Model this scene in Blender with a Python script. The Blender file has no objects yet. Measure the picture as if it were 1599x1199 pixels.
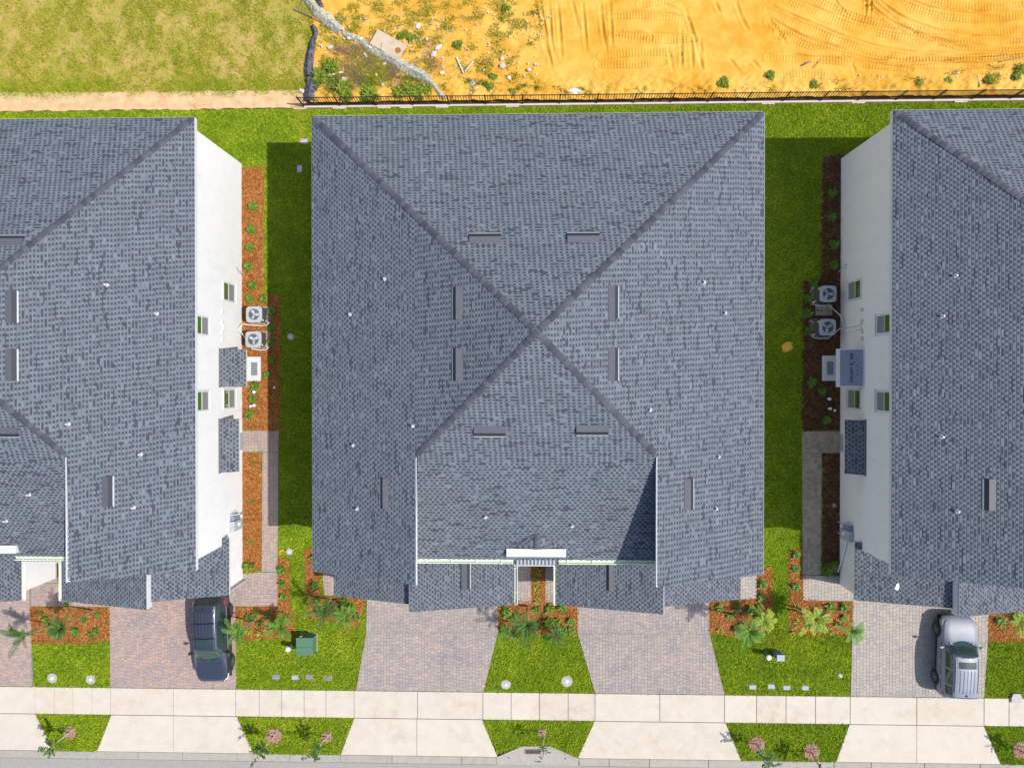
import bpy, math, random
import numpy as np
from mathutils import Vector, Matrix

random.seed(11)
rng = np.random.default_rng(11)
scene = bpy.context.scene
col = scene.collection
R_ = math.radians
PI = math.pi

# ------------------------------------------------------------------ camera
CAM_H = 38.5          # drone height (m)
FPX = 1100.0          # focal length in pixels of the 1599 px wide photograph
NAD = (829.0, 592.0)  # photograph position of the point straight below the drone
_d = Vector((NAD[0] - 799.5, -(NAD[1] - 599.5), -FPX)).normalized()
CAMR = _d.rotation_difference(Vector((0, 0, -1))).to_matrix()
cam_data = bpy.data.cameras.new('camera')
cam = bpy.data.objects.new('camera', cam_data)
cam.matrix_world = Matrix.Translation((0, 0, CAM_H)) @ CAMR.to_4x4()
cam_data.sensor_width = 36.0
cam_data.lens = FPX / 1599.0 * 36.0
cam_data.clip_end = 2000
cam_data.clip_start = 0.5
col.objects.link(cam)
scene.camera = cam

# ------------------------------------------------------------------ world, sun, exposure
SUN_DIR = Vector((4.40, -0.84, 6.10)).normalized()      # towards the sun
world = bpy.data.worlds.new('World')
scene.world = world
world.use_nodes = True
wn = world.node_tree
for n in list(wn.nodes):
    wn.nodes.remove(n)
sky = wn.nodes.new('ShaderNodeTexSky')
sky.sky_type = 'NISHITA'
sky.sun_disc = False
sky.sun_elevation = math.asin(SUN_DIR.z)
sky.sun_rotation = math.atan2(SUN_DIR.x, SUN_DIR.y)
bg = wn.nodes.new('ShaderNodeBackground')
bg.inputs['Strength'].default_value = 0.15
wo = wn.nodes.new('ShaderNodeOutputWorld')
wn.links.new(sky.outputs[0], bg.inputs[0])
wn.links.new(bg.outputs[0], wo.inputs[0])
sl = bpy.data.lights.new('sun', 'SUN')
sl.energy = 3.8
sl.angle = R_(0.5)
sl.color = (1.0, 0.965, 0.90)
sun = bpy.data.objects.new('sun', sl)
sun.rotation_euler = (-SUN_DIR).to_track_quat('-Z', 'Y').to_euler()
sun.location = (30, -6, 45)
col.objects.link(sun)
scene.view_settings.view_transform = 'Standard'
scene.view_settings.look = 'None'
scene.view_settings.exposure = 0.5
scene.view_settings.gamma = 1.0
scene.view_settings.use_curve_mapping = False


def site(px, py, z=0.0):
    """survey point: where the sight line through a place of the photograph meets height z"""
    d = CAMR @ Vector((px - 799.5, -(py - 599.5), -FPX))
    t = (z - CAM_H) / d.z
    return (d.x * t, d.y * t)


def spoly(pts, z=0.0):
    return [site(x, y, z) for x, y in pts]


# ------------------------------------------------------------------ materials
def s2l(c):
    return tuple(((v / 12.92) if v <= 0.04045 else ((v + 0.055) / 1.055) ** 2.4) for v in c)


MATS = {}


def mat(name, stops, rough=0.9, noise=6.0, detail=6.0, island=0.0, obj_rand=0.0, bump=0.0, bump_scale=60.0,
        metal=0.0, big=0.0, big_scale=0.5, spec=0.3, coat=0.0, ior=1.5):
    """stops: list of linear rgb colours mixed by noise and/or a random number per mesh island / per object"""
    if name in MATS:
        return MATS[name]
    m = bpy.data.materials.new(name)
    m.use_nodes = True
    nt = m.node_tree
    b = nt.nodes['Principled BSDF']
    b.inputs['Roughness'].default_value = rough
    b.inputs['Metallic'].default_value = metal
    b.inputs['IOR'].default_value = ior
    b.inputs['Specular IOR Level'].default_value = spec
    if coat:
        b.inputs['Coat Weight'].default_value = coat
        b.inputs['Coat Roughness'].default_value = 0.06
    L = nt.links.new
    if len(stops) == 1:
        stops = [stops[0], tuple(v * 0.9 for v in stops[0])]
    geo = nt.nodes.new('ShaderNodeNewGeometry')
    nz = nt.nodes.new('ShaderNodeTexNoise')
    nz.inputs['Scale'].default_value = noise
    nz.inputs['Detail'].default_value = detail
    nz.inputs['Roughness'].default_value = 0.65
    L(geo.outputs['Position'], nz.inputs['Vector'])
    mr = nt.nodes.new('ShaderNodeMapRange')
    mr.inputs['From Min'].default_value = 0.28
    mr.inputs['From Max'].default_value = 0.72
    L(nz.outputs['Fac'], mr.inputs['Value'])
    fac = mr.outputs[0]

    def mixf(a, bsock, w):
        mx = nt.nodes.new('ShaderNodeMix')
        mx.data_type = 'FLOAT'
        mx.inputs[0].default_value = w
        L(a, mx.inputs[2])
        L(bsock, mx.inputs[3])
        return mx.outputs[0]
    if big:
        n2 = nt.nodes.new('ShaderNodeTexNoise')
        n2.inputs['Scale'].default_value = big_scale
        n2.inputs['Detail'].default_value = 4
        L(geo.outputs['Position'], n2.inputs['Vector'])
        m2 = nt.nodes.new('ShaderNodeMapRange')
        m2.inputs['From Min'].default_value = 0.3
        m2.inputs['From Max'].default_value = 0.7
        L(n2.outputs['Fac'], m2.inputs['Value'])
        fac = mixf(fac, m2.outputs[0], big)
    if island:
        fac = mixf(fac, geo.outputs['Random Per Island'], island)
    if obj_rand:
        oi = nt.nodes.new('ShaderNodeObjectInfo')
        fac = mixf(fac, oi.outputs['Random'], obj_rand)
    cr = nt.nodes.new('ShaderNodeValToRGB')
    els = cr.color_ramp.elements
    while len(els) < len(stops):
        els.new(0.5)
    for i, s in enumerate(stops):
        els[i].position = i / (len(stops) - 1)
        els[i].color = (s[0], s[1], s[2], 1)
    L(fac, cr.inputs[0])
    L(cr.outputs[0], b.inputs['Base Color'])
    if bump:
        nb = nt.nodes.new('ShaderNodeTexNoise')
        nb.inputs['Scale'].default_value = bump_scale
        nb.inputs['Detail'].default_value = 4
        L(geo.outputs['Position'], nb.inputs['Vector'])
        bp = nt.nodes.new('ShaderNodeBump')
        bp.inputs['Strength'].default_value = bump
        bp.inputs['Distance'].default_value = 0.02
        L(nb.outputs['Fac'], bp.inputs['Height'])
        L(bp.outputs[0], b.inputs['Normal'])
    MATS[name] = m
    return m


M = dict(
    shingle=mat('shingle_light', [(.086, .096, .110), (.114, .127, .145), (.138, .152, .172), (.168, .184, .204)], 0.95, noise=5.0, island=.5, big=.35, big_scale=.8, spec=.15),
    shingle_dark=mat('shingle_dark', [(.040, .047, .058), (.064, .072, .087)], 0.95, noise=14, spec=.15),
    ridge=mat('ridge_cap_shingle', [(.042, .047, .056), (.066, .072, .085), (.095, .102, .118)], 0.95, noise=5, obj_rand=.8, spec=.15),
    stucco=mat('white_stucco', [(.64, .63, .625), (.69, .68, .67)], 0.9, noise=1.2, bump=.25, bump_scale=35, spec=.2),
    trim=mat('white_trim', [(.50, .51, .52), (.56, .56, .56)], 0.6, noise=3),
    gutter=mat('gutter_white', [(.66, .72, .55), (.78, .82, .72)], 0.5, noise=3),
    gutin=mat('gutter_inside', [(.42, .50, .33), (.58, .64, .48)], 0.6, noise=5),
    soffit=mat('fascia_grey', [(.1, .1, .12), (.13, .13, .15)], 0.7, noise=5),
    glass=mat('window_glass_lawn_reflection', [(.05, .105, .012), (.08, .15, .02)], 0.04, noise=2, spec=.7, ior=1.6),  # green reflection of the sunlit lawn put into the pane's base colour
    blind=mat('window_blind', [(.16, .165, .16), (.22, .22, .22)], 0.4, noise=8),
    door=mat('door_panel', [(.28, .29, .31), (.33, .34, .36)], 0.6, noise=4),
    felt=mat('roof_felt', [(.12, .13, .19), (.2, .21, .28), (.14, .19, .22)], 0.6, noise=5),
    ink=mat('print_ink', [(.02, .025, .04), (.03, .035, .05)], 0.8),
    vent=mat('roof_vent_grey', [(.075, .078, .09), (.10, .102, .115)], 0.6, noise=7),
    ventdark=mat('vent_louvre', [(.02, .02, .028), (.035, .035, .045)], 0.6, noise=30),
    pvc=mat('white_pvc', [(.62, .62, .64), (.68, .68, .68)], 0.4),
    black=mat('black_metal', [(.018, .016, .018), (.03, .026, .028)], 0.5, noise=8),
    acbody=mat('ac_cabinet', [(.30, .33, .35), (.37, .40, .42)], 0.45, noise=8),
    acdark=mat('ac_grille_dark', [(.05, .055, .065), (.09, .09, .1)], 0.6, noise=60),
    acblade=mat('ac_blade', [(.42, .43, .45), (.5, .5, .5)], 0.4),
    yellow=mat('yellow_tag', [(.6, .5, .05), (.7, .6, .08)], 0.6),
    concrete=mat('sidewalk_concrete', [(.36, .29, .215), (.48, .41, .33), (.51, .45, .37), (.54, .485, .41)], 0.92, noise=1.7, obj_rand=.25, big=.3, big_scale=.35, bump=.15, bump_scale=40, spec=.2),
    curbc=mat('curb_concrete', [(.28, .245, .205), (.37, .335, .295)], 0.92, noise=3, obj_rand=.3, bump=.15, spec=.2),
    pad=mat('pad_concrete', [(.30, .27, .22), (.38, .35, .3)], 0.9, noise=4),
    asphalt=mat('road_asphalt', [(.24, .225, .20), (.31, .295, .27)], 0.95, noise=12, bump=.3, bump_scale=80),
    ret=mat('retaining_concrete', [(.52, .42, .37), (.62, .53, .48)], 0.92, noise=2),
    joint=mat('joint_sand', [(.17, .14, .12), (.23, .19, .16)], 0.95, noise=12),
    grassbase=mat('lawn_soil_grass', [(.05, .09, .006), (.10, .17, .01), (.17, .22, .015)], 1.0, noise=4, big=.4, big_scale=.5, spec=.05),
    grass=mat('grass_blade', [(.03, .065, .005), (.11, .19, .007), (.22, .32, .010), (.36, .42, .016), (.60, .58, .07)], 0.75, noise=1.3, island=.58, big=.45, big_scale=.45, spec=.15),
    field=mat('field_soil', [(.10, .13, .012), (.28, .25, .04), (.40, .28, .09), (.46, .30, .15)], 1.0, noise=1.4, big=.35, big_scale=.4, spec=.05),
    fieldgrass=mat('field_blade', [(.06, .13, .008), (.20, .25, .012), (.40, .34, .04), (.50, .36, .12)], 0.8, noise=1.3, island=.4, big=.3, big_scale=.3, spec=.1),
    sand=mat('orange_sand', [(.48, .20, .014), (.58, .29, .038), (.66, .37, .075), (.71, .43, .115)], 1.0, noise=1.3, big=.5, big_scale=.35, bump=.25, bump_scale=25, spec=.05),
    palesand=mat('pale_sand', [(.42, .26, .12), (.56, .37, .20), (.64, .45, .26)], 1.0, noise=1.6, bump=.25, spec=.05),
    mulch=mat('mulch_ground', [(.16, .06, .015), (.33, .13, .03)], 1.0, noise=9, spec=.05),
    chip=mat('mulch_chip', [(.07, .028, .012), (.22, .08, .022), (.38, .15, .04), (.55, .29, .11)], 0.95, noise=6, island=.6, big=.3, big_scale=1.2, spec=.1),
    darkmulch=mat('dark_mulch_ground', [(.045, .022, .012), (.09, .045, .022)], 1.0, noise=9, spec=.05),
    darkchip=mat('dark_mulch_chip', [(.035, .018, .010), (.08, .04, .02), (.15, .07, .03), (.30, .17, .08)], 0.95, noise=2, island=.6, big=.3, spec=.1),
    ringchip=mat('pink_mulch_chip', [(.22, .13, .09), (.40, .22, .17), (.5, .31, .25)], 0.95, noise=6, island=.75, spec=.1),
    leaf=mat('shrub_leaf', [(.03, .09, .008), (.08, .19, .012), (.17, .29, .02)], 0.55, noise=4, island=.6, spec=.3),
    leafy=mat('yellow_green_leaf', [(.07, .13, .010), (.20, .28, .015), (.42, .42, .05)], 0.5, noise=4, island=.7, spec=.3),
    leafdark=mat('dark_frond_leaf', [(.015, .045, .008), (.04, .10, .012), (.12, .2, .03)], 0.5, noise=3, island=.5, obj_rand=.3, spec=.3),
    weed=mat('weed_leaf', [(.03, .06, .008), (.09, .15, .012), (.20, .25, .015), (.40, .36, .05)], 0.6, noise=3, island=.65, spec=.2),
    drystem=mat('dry_stem', [(.10, .06, .03), (.26, .17, .10), (.42, .32, .2)], 0.9, noise=5, island=.6),
    bark=mat('bark', [(.16, .12, .08), (.3, .24, .17)], 0.9, noise=20),
    stake=mat('stake_wood', [(.6, .52, .38), (.7, .62, .48)], 0.8, noise=9),
    litter=mat('pale_debris', [(.40, .33, .26), (.5, .46, .42), (.6, .58, .56)], 0.85, noise=9, obj_rand=.5),
    board=mat('drywall_board', [(.44, .34, .23), (.52, .42, .3)], 0.9, noise=3),
    brown=mat('brown_stain', [(.24, .11, .03), (.32, .16, .05)], 0.95),
    plastic=mat('clear_plastic', [(.30, .31, .24), (.44, .45, .38), (.58, .58, .54)], 0.35, noise=5),
    fabric=mat('black_fabric', [(.02, .022, .03), (.06, .06, .08), (.16, .16, .19)], 0.6, noise=5),
    green=mat('utility_green', [(.065, .145, .085), (.08, .17, .10)], 0.5, noise=4),
    paleg=mat('pale_green_cap', [(.55, .66, .55), (.62, .72, .62)], 0.6),
    lilac=mat('lilac_lid', [(.42, .30, .44), (.5, .36, .5)], 0.6),
    bluegrey=mat('bluegrey_lid', [(.16, .18, .27), (.2, .22, .3)], 0.7, noise=8),
    palelid=mat('pale_lid', [(.27, .31, .35), (.34, .37, .41)], 0.7, noise=8),
    disc=mat('white_disc', [(.34, .315, .31), (.44, .41, .40)], 0.8, noise=7),
    cardark=mat('car_paint_slate', [(.045, .05, .072), (.055, .06, .085)], 0.28, metal=.5, spec=.5, coat=.8),
    carsilver=mat('car_paint_silver', [(.19, .20, .235), (.215, .225, .26)], 0.5, metal=.1, spec=.4, coat=.25),
    cartrim=mat('car_black_plastic', [(.02, .02, .022), (.03, .03, .034)], 0.5),
    carglass=mat('car_glass', [(.012, .03, .026), (.03, .06, .052)], 0.04, spec=.9),
    rubber=mat('tyre_rubber', [(.02, .02, .021), (.028, .028, .028)], 0.85),
    alloy=mat('alloy_rim', [(.4, .4, .42), (.46, .46, .48)], 0.3, metal=.8),
    lampclear=mat('headlamp_lens', [(.6, .62, .65), (.7, .72, .74)], 0.1, spec=.8),
    lampred=mat('taillamp_lens', [(.45, .01, .01), (.5, .015, .015)], 0.15, spec=.8),
    seam=mat('seam_metal', [(.18, .17, .19), (.23, .22, .24)], 0.45, metal=.3, noise=4),
    rust=mat('grate_rust', [(.12, .06, .05), (.2, .12, .1)], 0.8, noise=20),
    red=mat('red_hardware', [(.4, .03, .02), (.5, .04, .03)], 0.5),
    bluepaint=mat('marking_paint', [(.05, .3, .35), (.06, .4, .4)], 0.8),
    osand=mat('orange_sand_patch', [(.75, .36, .03), (.8, .45, .06)], 1.0, noise=8),
)


_pm = M['plastic'].node_tree.nodes['Principled BSDF']
_pm.inputs['Alpha'].default_value = .72
# irregular brown stains on the concrete
_nt = M['concrete'].node_tree
_b = _nt.nodes['Principled BSDF']
_src = _b.inputs['Base Color'].links[0].from_socket
_g = _nt.nodes.new('ShaderNodeNewGeometry')
_n = _nt.nodes.new('ShaderNodeTexNoise')
_n.inputs['Scale'].default_value = .75
_n.inputs['Detail'].default_value = 7
_n.inputs['Roughness'].default_value = .7
_nt.links.new(_g.outputs['Position'], _n.inputs['Vector'])
_r = _nt.nodes.new('ShaderNodeMapRange')
_r.inputs['From Min'].default_value = .55
_r.inputs['From Max'].default_value = .72
_r.inputs['To Max'].default_value = .32
_nt.links.new(_n.outputs['Fac'], _r.inputs['Value'])
_m = _nt.nodes.new('ShaderNodeMix')
_m.data_type = 'RGBA'
_m.inputs[7].default_value = (.30, .22, .14, 1)
_nt.links.new(_r.outputs[0], _m.inputs[0])
_nt.links.new(_src, _m.inputs[6])
_nt.links.new(_m.outputs[2], _b.inputs['Base Color'])


# faint streaks and mottling on the stucco
_nt = M['stucco'].node_tree
_b = _nt.nodes['Principled BSDF']
_src = _b.inputs['Base Color'].links[0].from_socket
_g = _nt.nodes.new('ShaderNodeNewGeometry')
_mp = _nt.nodes.new('ShaderNodeMapping')
_mp.inputs['Scale'].default_value = (1.0, 2.6, .35)
_n = _nt.nodes.new('ShaderNodeTexNoise')
_n.inputs['Scale'].default_value = 1.6
_n.inputs['Detail'].default_value = 6
_nt.links.new(_g.outputs['Position'], _mp.inputs['Vector'])
_nt.links.new(_mp.outputs[0], _n.inputs['Vector'])
_r = _nt.nodes.new('ShaderNodeMapRange')
_r.inputs['From Min'].default_value = .55
_r.inputs['From Max'].default_value = .85
_r.inputs['To Max'].default_value = .25
_nt.links.new(_n.outputs['Fac'], _r.inputs['Value'])
_m = _nt.nodes.new('ShaderNodeMix')
_m.data_type = 'RGBA'
_m.inputs[7].default_value = (.42, .40, .37, 1)
_nt.links.new(_r.outputs[0], _m.inputs[0])
_nt.links.new(_src, _m.inputs[6])
_nt.links.new(_m.outputs[2], _b.inputs['Base Color'])


def paver_mat(name, stops):
    return mat(name, [tuple(v * .82 for v in c) for c in stops], 0.9, noise=1.0, island=.5, big=.5, big_scale=.55, spec=.2)


PAVE = [
    paver_mat('paver_pinkish', [(.26, .235, .235), (.36, .285, .26), (.45, .32, .265), (.52, .37, .28)]),
    paver_mat('paver_grey', [(.25, .235, .235), (.34, .295, .275), (.41, .335, .295), (.53, .39, .29)]),
    paver_mat('paver_sandy', [(.29, .275, .265), (.38, .345, .31), (.45, .385, .325), (.55, .43, .32)]),
    paver_mat('paver_tan', [(.24, .20, .15), (.36, .29, .21), (.46, .37, .26), (.58, .42, .24)]),
]


# ------------------------------------------------------------------ mesh helpers
class MB:
    def __init__(s):
        s.v = []
        s.f = []

    def add(s, vs, fs):
        o = len(s.v)
        s.v.extend(vs)
        s.f.extend([tuple(i + o for i in f) for f in fs])
        return s

    def box(s, x0, x1, y0, y1, z0, z1):
        return s.add([(x0, y0, z0), (x1, y0, z0), (x1, y1, z0), (x0, y1, z0), (x0, y0, z1), (x1, y0, z1), (x1, y1, z1), (x0, y1, z1)],
                     [(0, 3, 2, 1), (4, 5, 6, 7), (0, 1, 5, 4), (1, 2, 6, 5), (2, 3, 7, 6), (3, 0, 4, 7)])

    def bbox(s, x0, x1, y0, y1, z0, z1, b=.02):
        """box with bevelled top and upright edges"""
        ring = lambda i, z: [(x0 + i + b, y0 + i, z), (x1 - i - b, y0 + i, z), (x1 - i, y0 + i + b, z), (x1 - i, y1 - i - b, z),
                             (x1 - i - b, y1 - i, z), (x0 + i + b, y1 - i, z), (x0 + i, y1 - i - b, z), (x0 + i, y0 + i + b, z)]
        vs = ring(0, z0) + ring(0, z1 - b) + ring(b * .7, z1)
        fs = [tuple(range(7, -1, -1)), tuple(range(16, 24))]
        for k in (0, 8):
            for i in range(8):
                j = (i + 1) % 8
                fs.append((k + i, k + j, k + 8 + j, k + 8 + i))
        return s.add(vs, fs)

    def prism(s, poly, z0, z1):
        n = len(poly)
        a = sum(poly[i][0] * poly[(i + 1) % n][1] - poly[(i + 1) % n][0] * poly[i][1] for i in range(n))
        if a < 0:
            poly = poly[::-1]
        vs = [(x, y, z0) for x, y in poly] + [(x, y, z1) for x, y in poly]
        fs = [tuple(range(n - 1, -1, -1)), tuple(range(n, 2 * n))]
        fs += [(i, (i + 1) % n, n + (i + 1) % n, n + i) for i in range(n)]
        return s.add(vs, fs)

    def slab(s, pts, th):
        """pts: 3D polygon (counter-clockwise from above); th: thickness downward"""
        n = len(pts)
        vs = [(x, y, z - th) for x, y, z in pts] + list(pts)
        fs = [tuple(range(n - 1, -1, -1)), tuple(range(n, 2 * n))]
        fs += [(i, (i + 1) % n, n + (i + 1) % n, n + i) for i in range(n)]
        return s.add(vs, fs)

    def tube(s, path, r, n=7, cap=True):
        rs = r if isinstance(r, (list, tuple)) else [r] * len(path)
        P = [Vector(p) for p in path]
        rings = []
        ref = None
        for i, p in enumerate(P):
            d = (P[min(i + 1, len(P) - 1)] - P[max(i - 1, 0)]).normalized()
            up = Vector((0, 0, 1)) if abs(d.z) < .9 else Vector((1, 0, 0))
            a = d.cross(up).normalized() if ref is None else (ref - d * ref.dot(d)).normalized()
            ref = a
            b = d.cross(a)
            rings.append([tuple(p + (a * math.cos(2 * PI * k / n) + b * math.sin(2 * PI * k / n)) * rs[i]) for k in range(n)])
        vs = [v for r_ in rings for v in r_]
        fs = []
        for i in range(len(P) - 1):
            for k in range(n):
                fs.append((i * n + k, i * n + (k + 1) % n, (i + 1) * n + (k + 1) % n, (i + 1) * n + k))
        if cap:
            fs.append(tuple(range(n - 1, -1, -1)))
            fs.append(tuple((len(P) - 1) * n + k for k in range(n)))
        return s.add(vs, fs)

    def cyl(s, x, y, z0, z1, r, n=16, r1=None):
        r1 = r if r1 is None else r1
        return s.tube([(x, y, z0), (x, y, z1)], [r, r1], n)

    def lathe(s, x, y, prof, n=18):
        """prof: list of (r, z)"""
        vs = []
        for r, z in prof:
            vs += [(x + r * math.cos(2 * PI * k / n), y + r * math.sin(2 * PI * k / n), z) for k in range(n)]
        fs = []
        for i in range(len(prof) - 1):
            for k in range(n):
                fs.append((i * n + k, i * n + (k + 1) % n, (i + 1) * n + (k + 1) % n, (i + 1) * n + k))
        fs.append(tuple((len(prof) - 1) * n + k for k in range(n)))
        return s.add(vs, fs)

    def mesh(s, name, m, smooth=False):
        me = bpy.data.meshes.new(name)
        me.from_pydata(s.v, [], s.f)
        if m:
            me.materials.append(m)
        if smooth:
            me.polygons.foreach_set('use_smooth', [True] * len(me.polygons))
        me.update()
        return me

    def build(s, name, m, parent=None, smooth=False, kind=None):
        return link(name, s.mesh(name, m, smooth), parent, kind)


def link(name, me, parent=None, kind=None, loc=None, rot=None):
    o = bpy.data.objects.new(name, me)
    col.objects.link(o)
    if parent is not None:
        o.parent = parent
    if kind:
        o['kind'] = kind
    if loc is not None:
        o.location = loc
    if rot is not None:
        o.rotation_euler = rot
    return o


def tag(o, label=None, cat=None, group=None):
    if label:
        o['label'] = label
    if cat:
        o['category'] = cat
    if group:
        o['group'] = group
    return o


def thing(name, label, cat, loc=(0, 0, 0), rz=0, group=None):
    o = bpy.data.objects.new(name, None)
    col.objects.link(o)
    o.empty_display_size = .3
    o.location = loc
    o.rotation_euler = (0, 0, rz)
    return tag(o, label, cat, group)


def copy_tree(o, parent=None):
    c = o.copy()
    col.objects.link(c)
    if parent is not None:
        c.parent = parent
    for ch in list(o.children):
        copy_tree(ch, c)
    return c


def tri_mesh(name, verts, nper, m, parent=None, kind='stuff'):
    """verts (N*nper,3) float array; every nper vertices form one face"""
    verts = np.ascontiguousarray(verts, dtype=np.float32)
    nv = len(verts)
    nf = nv // nper
    me = bpy.data.meshes.new(name)
    me.vertices.add(nv)
    me.vertices.foreach_set('co', verts.ravel())
    me.loops.add(nv)
    me.loops.foreach_set('vertex_index', np.arange(nv, dtype=np.int32))
    me.polygons.add(nf)
    me.polygons.foreach_set('loop_start', np.arange(0, nv, nper, dtype=np.int32))
    me.polygons.foreach_set('loop_total', np.full(nf, nper, dtype=np.int32))
    me.materials.append(m)
    me.update(calc_edges=True)
    return link(name, me, parent, kind)


def inpoly(P, poly):
    x, y = P[:, 0], P[:, 1]
    c = np.zeros(len(P), bool)
    n = len(poly)
    for i in range(n):
        x0, y0 = poly[i]
        x1, y1 = poly[(i + 1) % n]
        if y0 == y1:
            continue
        k = ((y0 > y) != (y1 > y)) & (x < (x1 - x0) * (y - y0) / (y1 - y0) + x0)
        c ^= k
    return c


def scatter_pts(poly, density, excl=(), rag=.035):
    a = np.array(poly)
    lo, hi = a.min(0) - rag, a.max(0) + rag
    n = int((hi[0] - lo[0]) * (hi[1] - lo[1]) * density)
    P = rng.uniform(lo, hi, (n, 2))
    P = P[inpoly(P + rng.normal(0, rag, P.shape), poly)]
    for e in excl:
        if len(P) == 0:
            break
        P = P[~inpoly(P + rng.normal(0, rag, P.shape), e)]
    return P


def clumpy(P, scale, seed):
    """cheap smooth random field 0..1 over the plan"""
    r = np.random.default_rng(seed)
    v = np.zeros(len(P))
    for k in range(7):
        a = r.uniform(0, 2 * PI)
        f = scale * r.uniform(.5, 2.2)
        v += np.sin((P[:, 0] * math.cos(a) + P[:, 1] * math.sin(a)) * f + r.uniform(0, 6.28) + 1.3 * np.sin(P[:, 1] * f * .7 + k))
    return 1 / (1 + np.exp(-v * .8))


def blades(P, zb, h, w, lean):
    n = len(P)
    a = rng.uniform(0, 2 * PI, n)
    b = a + rng.uniform(-.9, .9, n) + PI / 2
    hh = rng.uniform(h[0], h[1], n)
    ww = rng.uniform(w[0], w[1], n) * .5
    ln = rng.uniform(lean[0], lean[1], n) * hh
    z = np.zeros(n) + zb
    V = np.zeros((n, 3, 3))
    V[:, 0, 0] = P[:, 0] + np.cos(b) * ww
    V[:, 0, 1] = P[:, 1] + np.sin(b) * ww
    V[:, 0, 2] = z
    V[:, 1, 0] = P[:, 0] - np.cos(b) * ww
    V[:, 1, 1] = P[:, 1] - np.sin(b) * ww
    V[:, 1, 2] = z
    V[:, 2, 0] = P[:, 0] + np.cos(a) * ln
    V[:, 2, 1] = P[:, 1] + np.sin(a) * ln
    V[:, 2, 2] = z + np.sqrt(np.maximum(hh ** 2 - ln ** 2, (hh * .25) ** 2))
    return V.reshape(-1, 3)


def chips(P, zb, l, w):
    n = len(P)
    a = rng.uniform(0, 2 * PI, n)
    ll = rng.uniform(l[0], l[1], n) * .5
    ww = rng.uniform(w[0], w[1], n) * .5
    z0 = zb + rng.uniform(.0, .03, n)
    t = rng.uniform(-.5, .5, (n, 2))
    V = np.zeros((n, 4, 3))
    for k, (i, j) in enumerate(((-1, -1), (1, -1), (1, 1), (-1, 1))):
        V[:, k, 0] = P[:, 0] + np.cos(a) * ll * i - np.sin(a) * ww * j
        V[:, k, 1] = P[:, 1] + np.sin(a) * ll * i + np.cos(a) * ww * j
        V[:, k, 2] = z0 + t[:, 0] * ll * i + t[:, 1] * ww * j + .012
    return V.reshape(-1, 3)


def clip_half(poly, n, d):
    """keep points with n.p <= d"""
    out = []
    for i in range(len(poly)):
        a, b = poly[i], poly[(i + 1) % len(poly)]
        fa, fb = n[0] * a[0] + n[1] * a[1] - d, n[0] * b[0] + n[1] * b[1] - d
        if fa <= 0:
            out.append(a)
        if (fa < 0) != (fb < 0) and fa != fb:
            t = fa / (fa - fb)
            out.append((a[0] + (b[0] - a[0]) * t, a[1] + (b[1] - a[1]) * t))
    return out


def clip_convex(poly, cl):
    n = len(cl)
    ar = sum(cl[i][0] * cl[(i + 1) % n][1] - cl[(i + 1) % n][0] * cl[i][1] for i in range(n))
    if ar < 0:
        cl = cl[::-1]
    for i in range(n):
        a, b = cl[i], cl[(i + 1) % n]
        nx, ny = (b[1] - a[1]), -(b[0] - a[0])
        poly = clip_half(poly, (nx, ny), nx * a[0] + ny * a[1])
        if len(poly) < 3:
            return []
    return poly


def parea(p):
    return abs(sum(p[i][0] * p[(i + 1) % len(p)][1] - p[(i + 1) % len(p)][0] * p[i][1] for i in range(len(p)))) / 2


def wobble(poly, amp=.05, step=.35):
    out = []
    n = len(poly)
    for i in range(n):
        a, b = Vector(poly[i]), Vector(poly[(i + 1) % n])
        L = (b - a).length
        k = max(1, int(L / step))
        for j in range(k):
            p = a.lerp(b, j / k)
            out.append((p.x + random.uniform(-amp, amp), p.y + random.uniform(-amp, amp)))
    return out


# ------------------------------------------------------------------ the ground
g = MB().box(-300, 300, -300, 300, -1.5, -.26)
g.build('ground', M['field'], kind='structure')

FY = 14.97            # line of the rear fence
SWN, SWS = -17.15, -18.66   # sidewalk north and south edge
CURB = -20.72
# lawn sheet under all lots
lawn = MB().box(-60, 60, SWN + .01, FY - .12, -.3, 0.0).build('lawn', M['grassbase'], kind='structure')

# weedy field, top left
FX = -12.2
MB().prism([(-60, 15.80), (FX, 15.70), (FX, 60), (-60, 60)], -.3, .0).build('weedy_field', M['field'], kind='structure')
MB().prism(wobble([(-40, FY - .10), (FX - .2, FY - .08), (FX - .2, 15.84), (-40, 15.94)], .06, .3), -.3, .004).build('sand_strip', M['palesand'], kind='structure')


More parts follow.
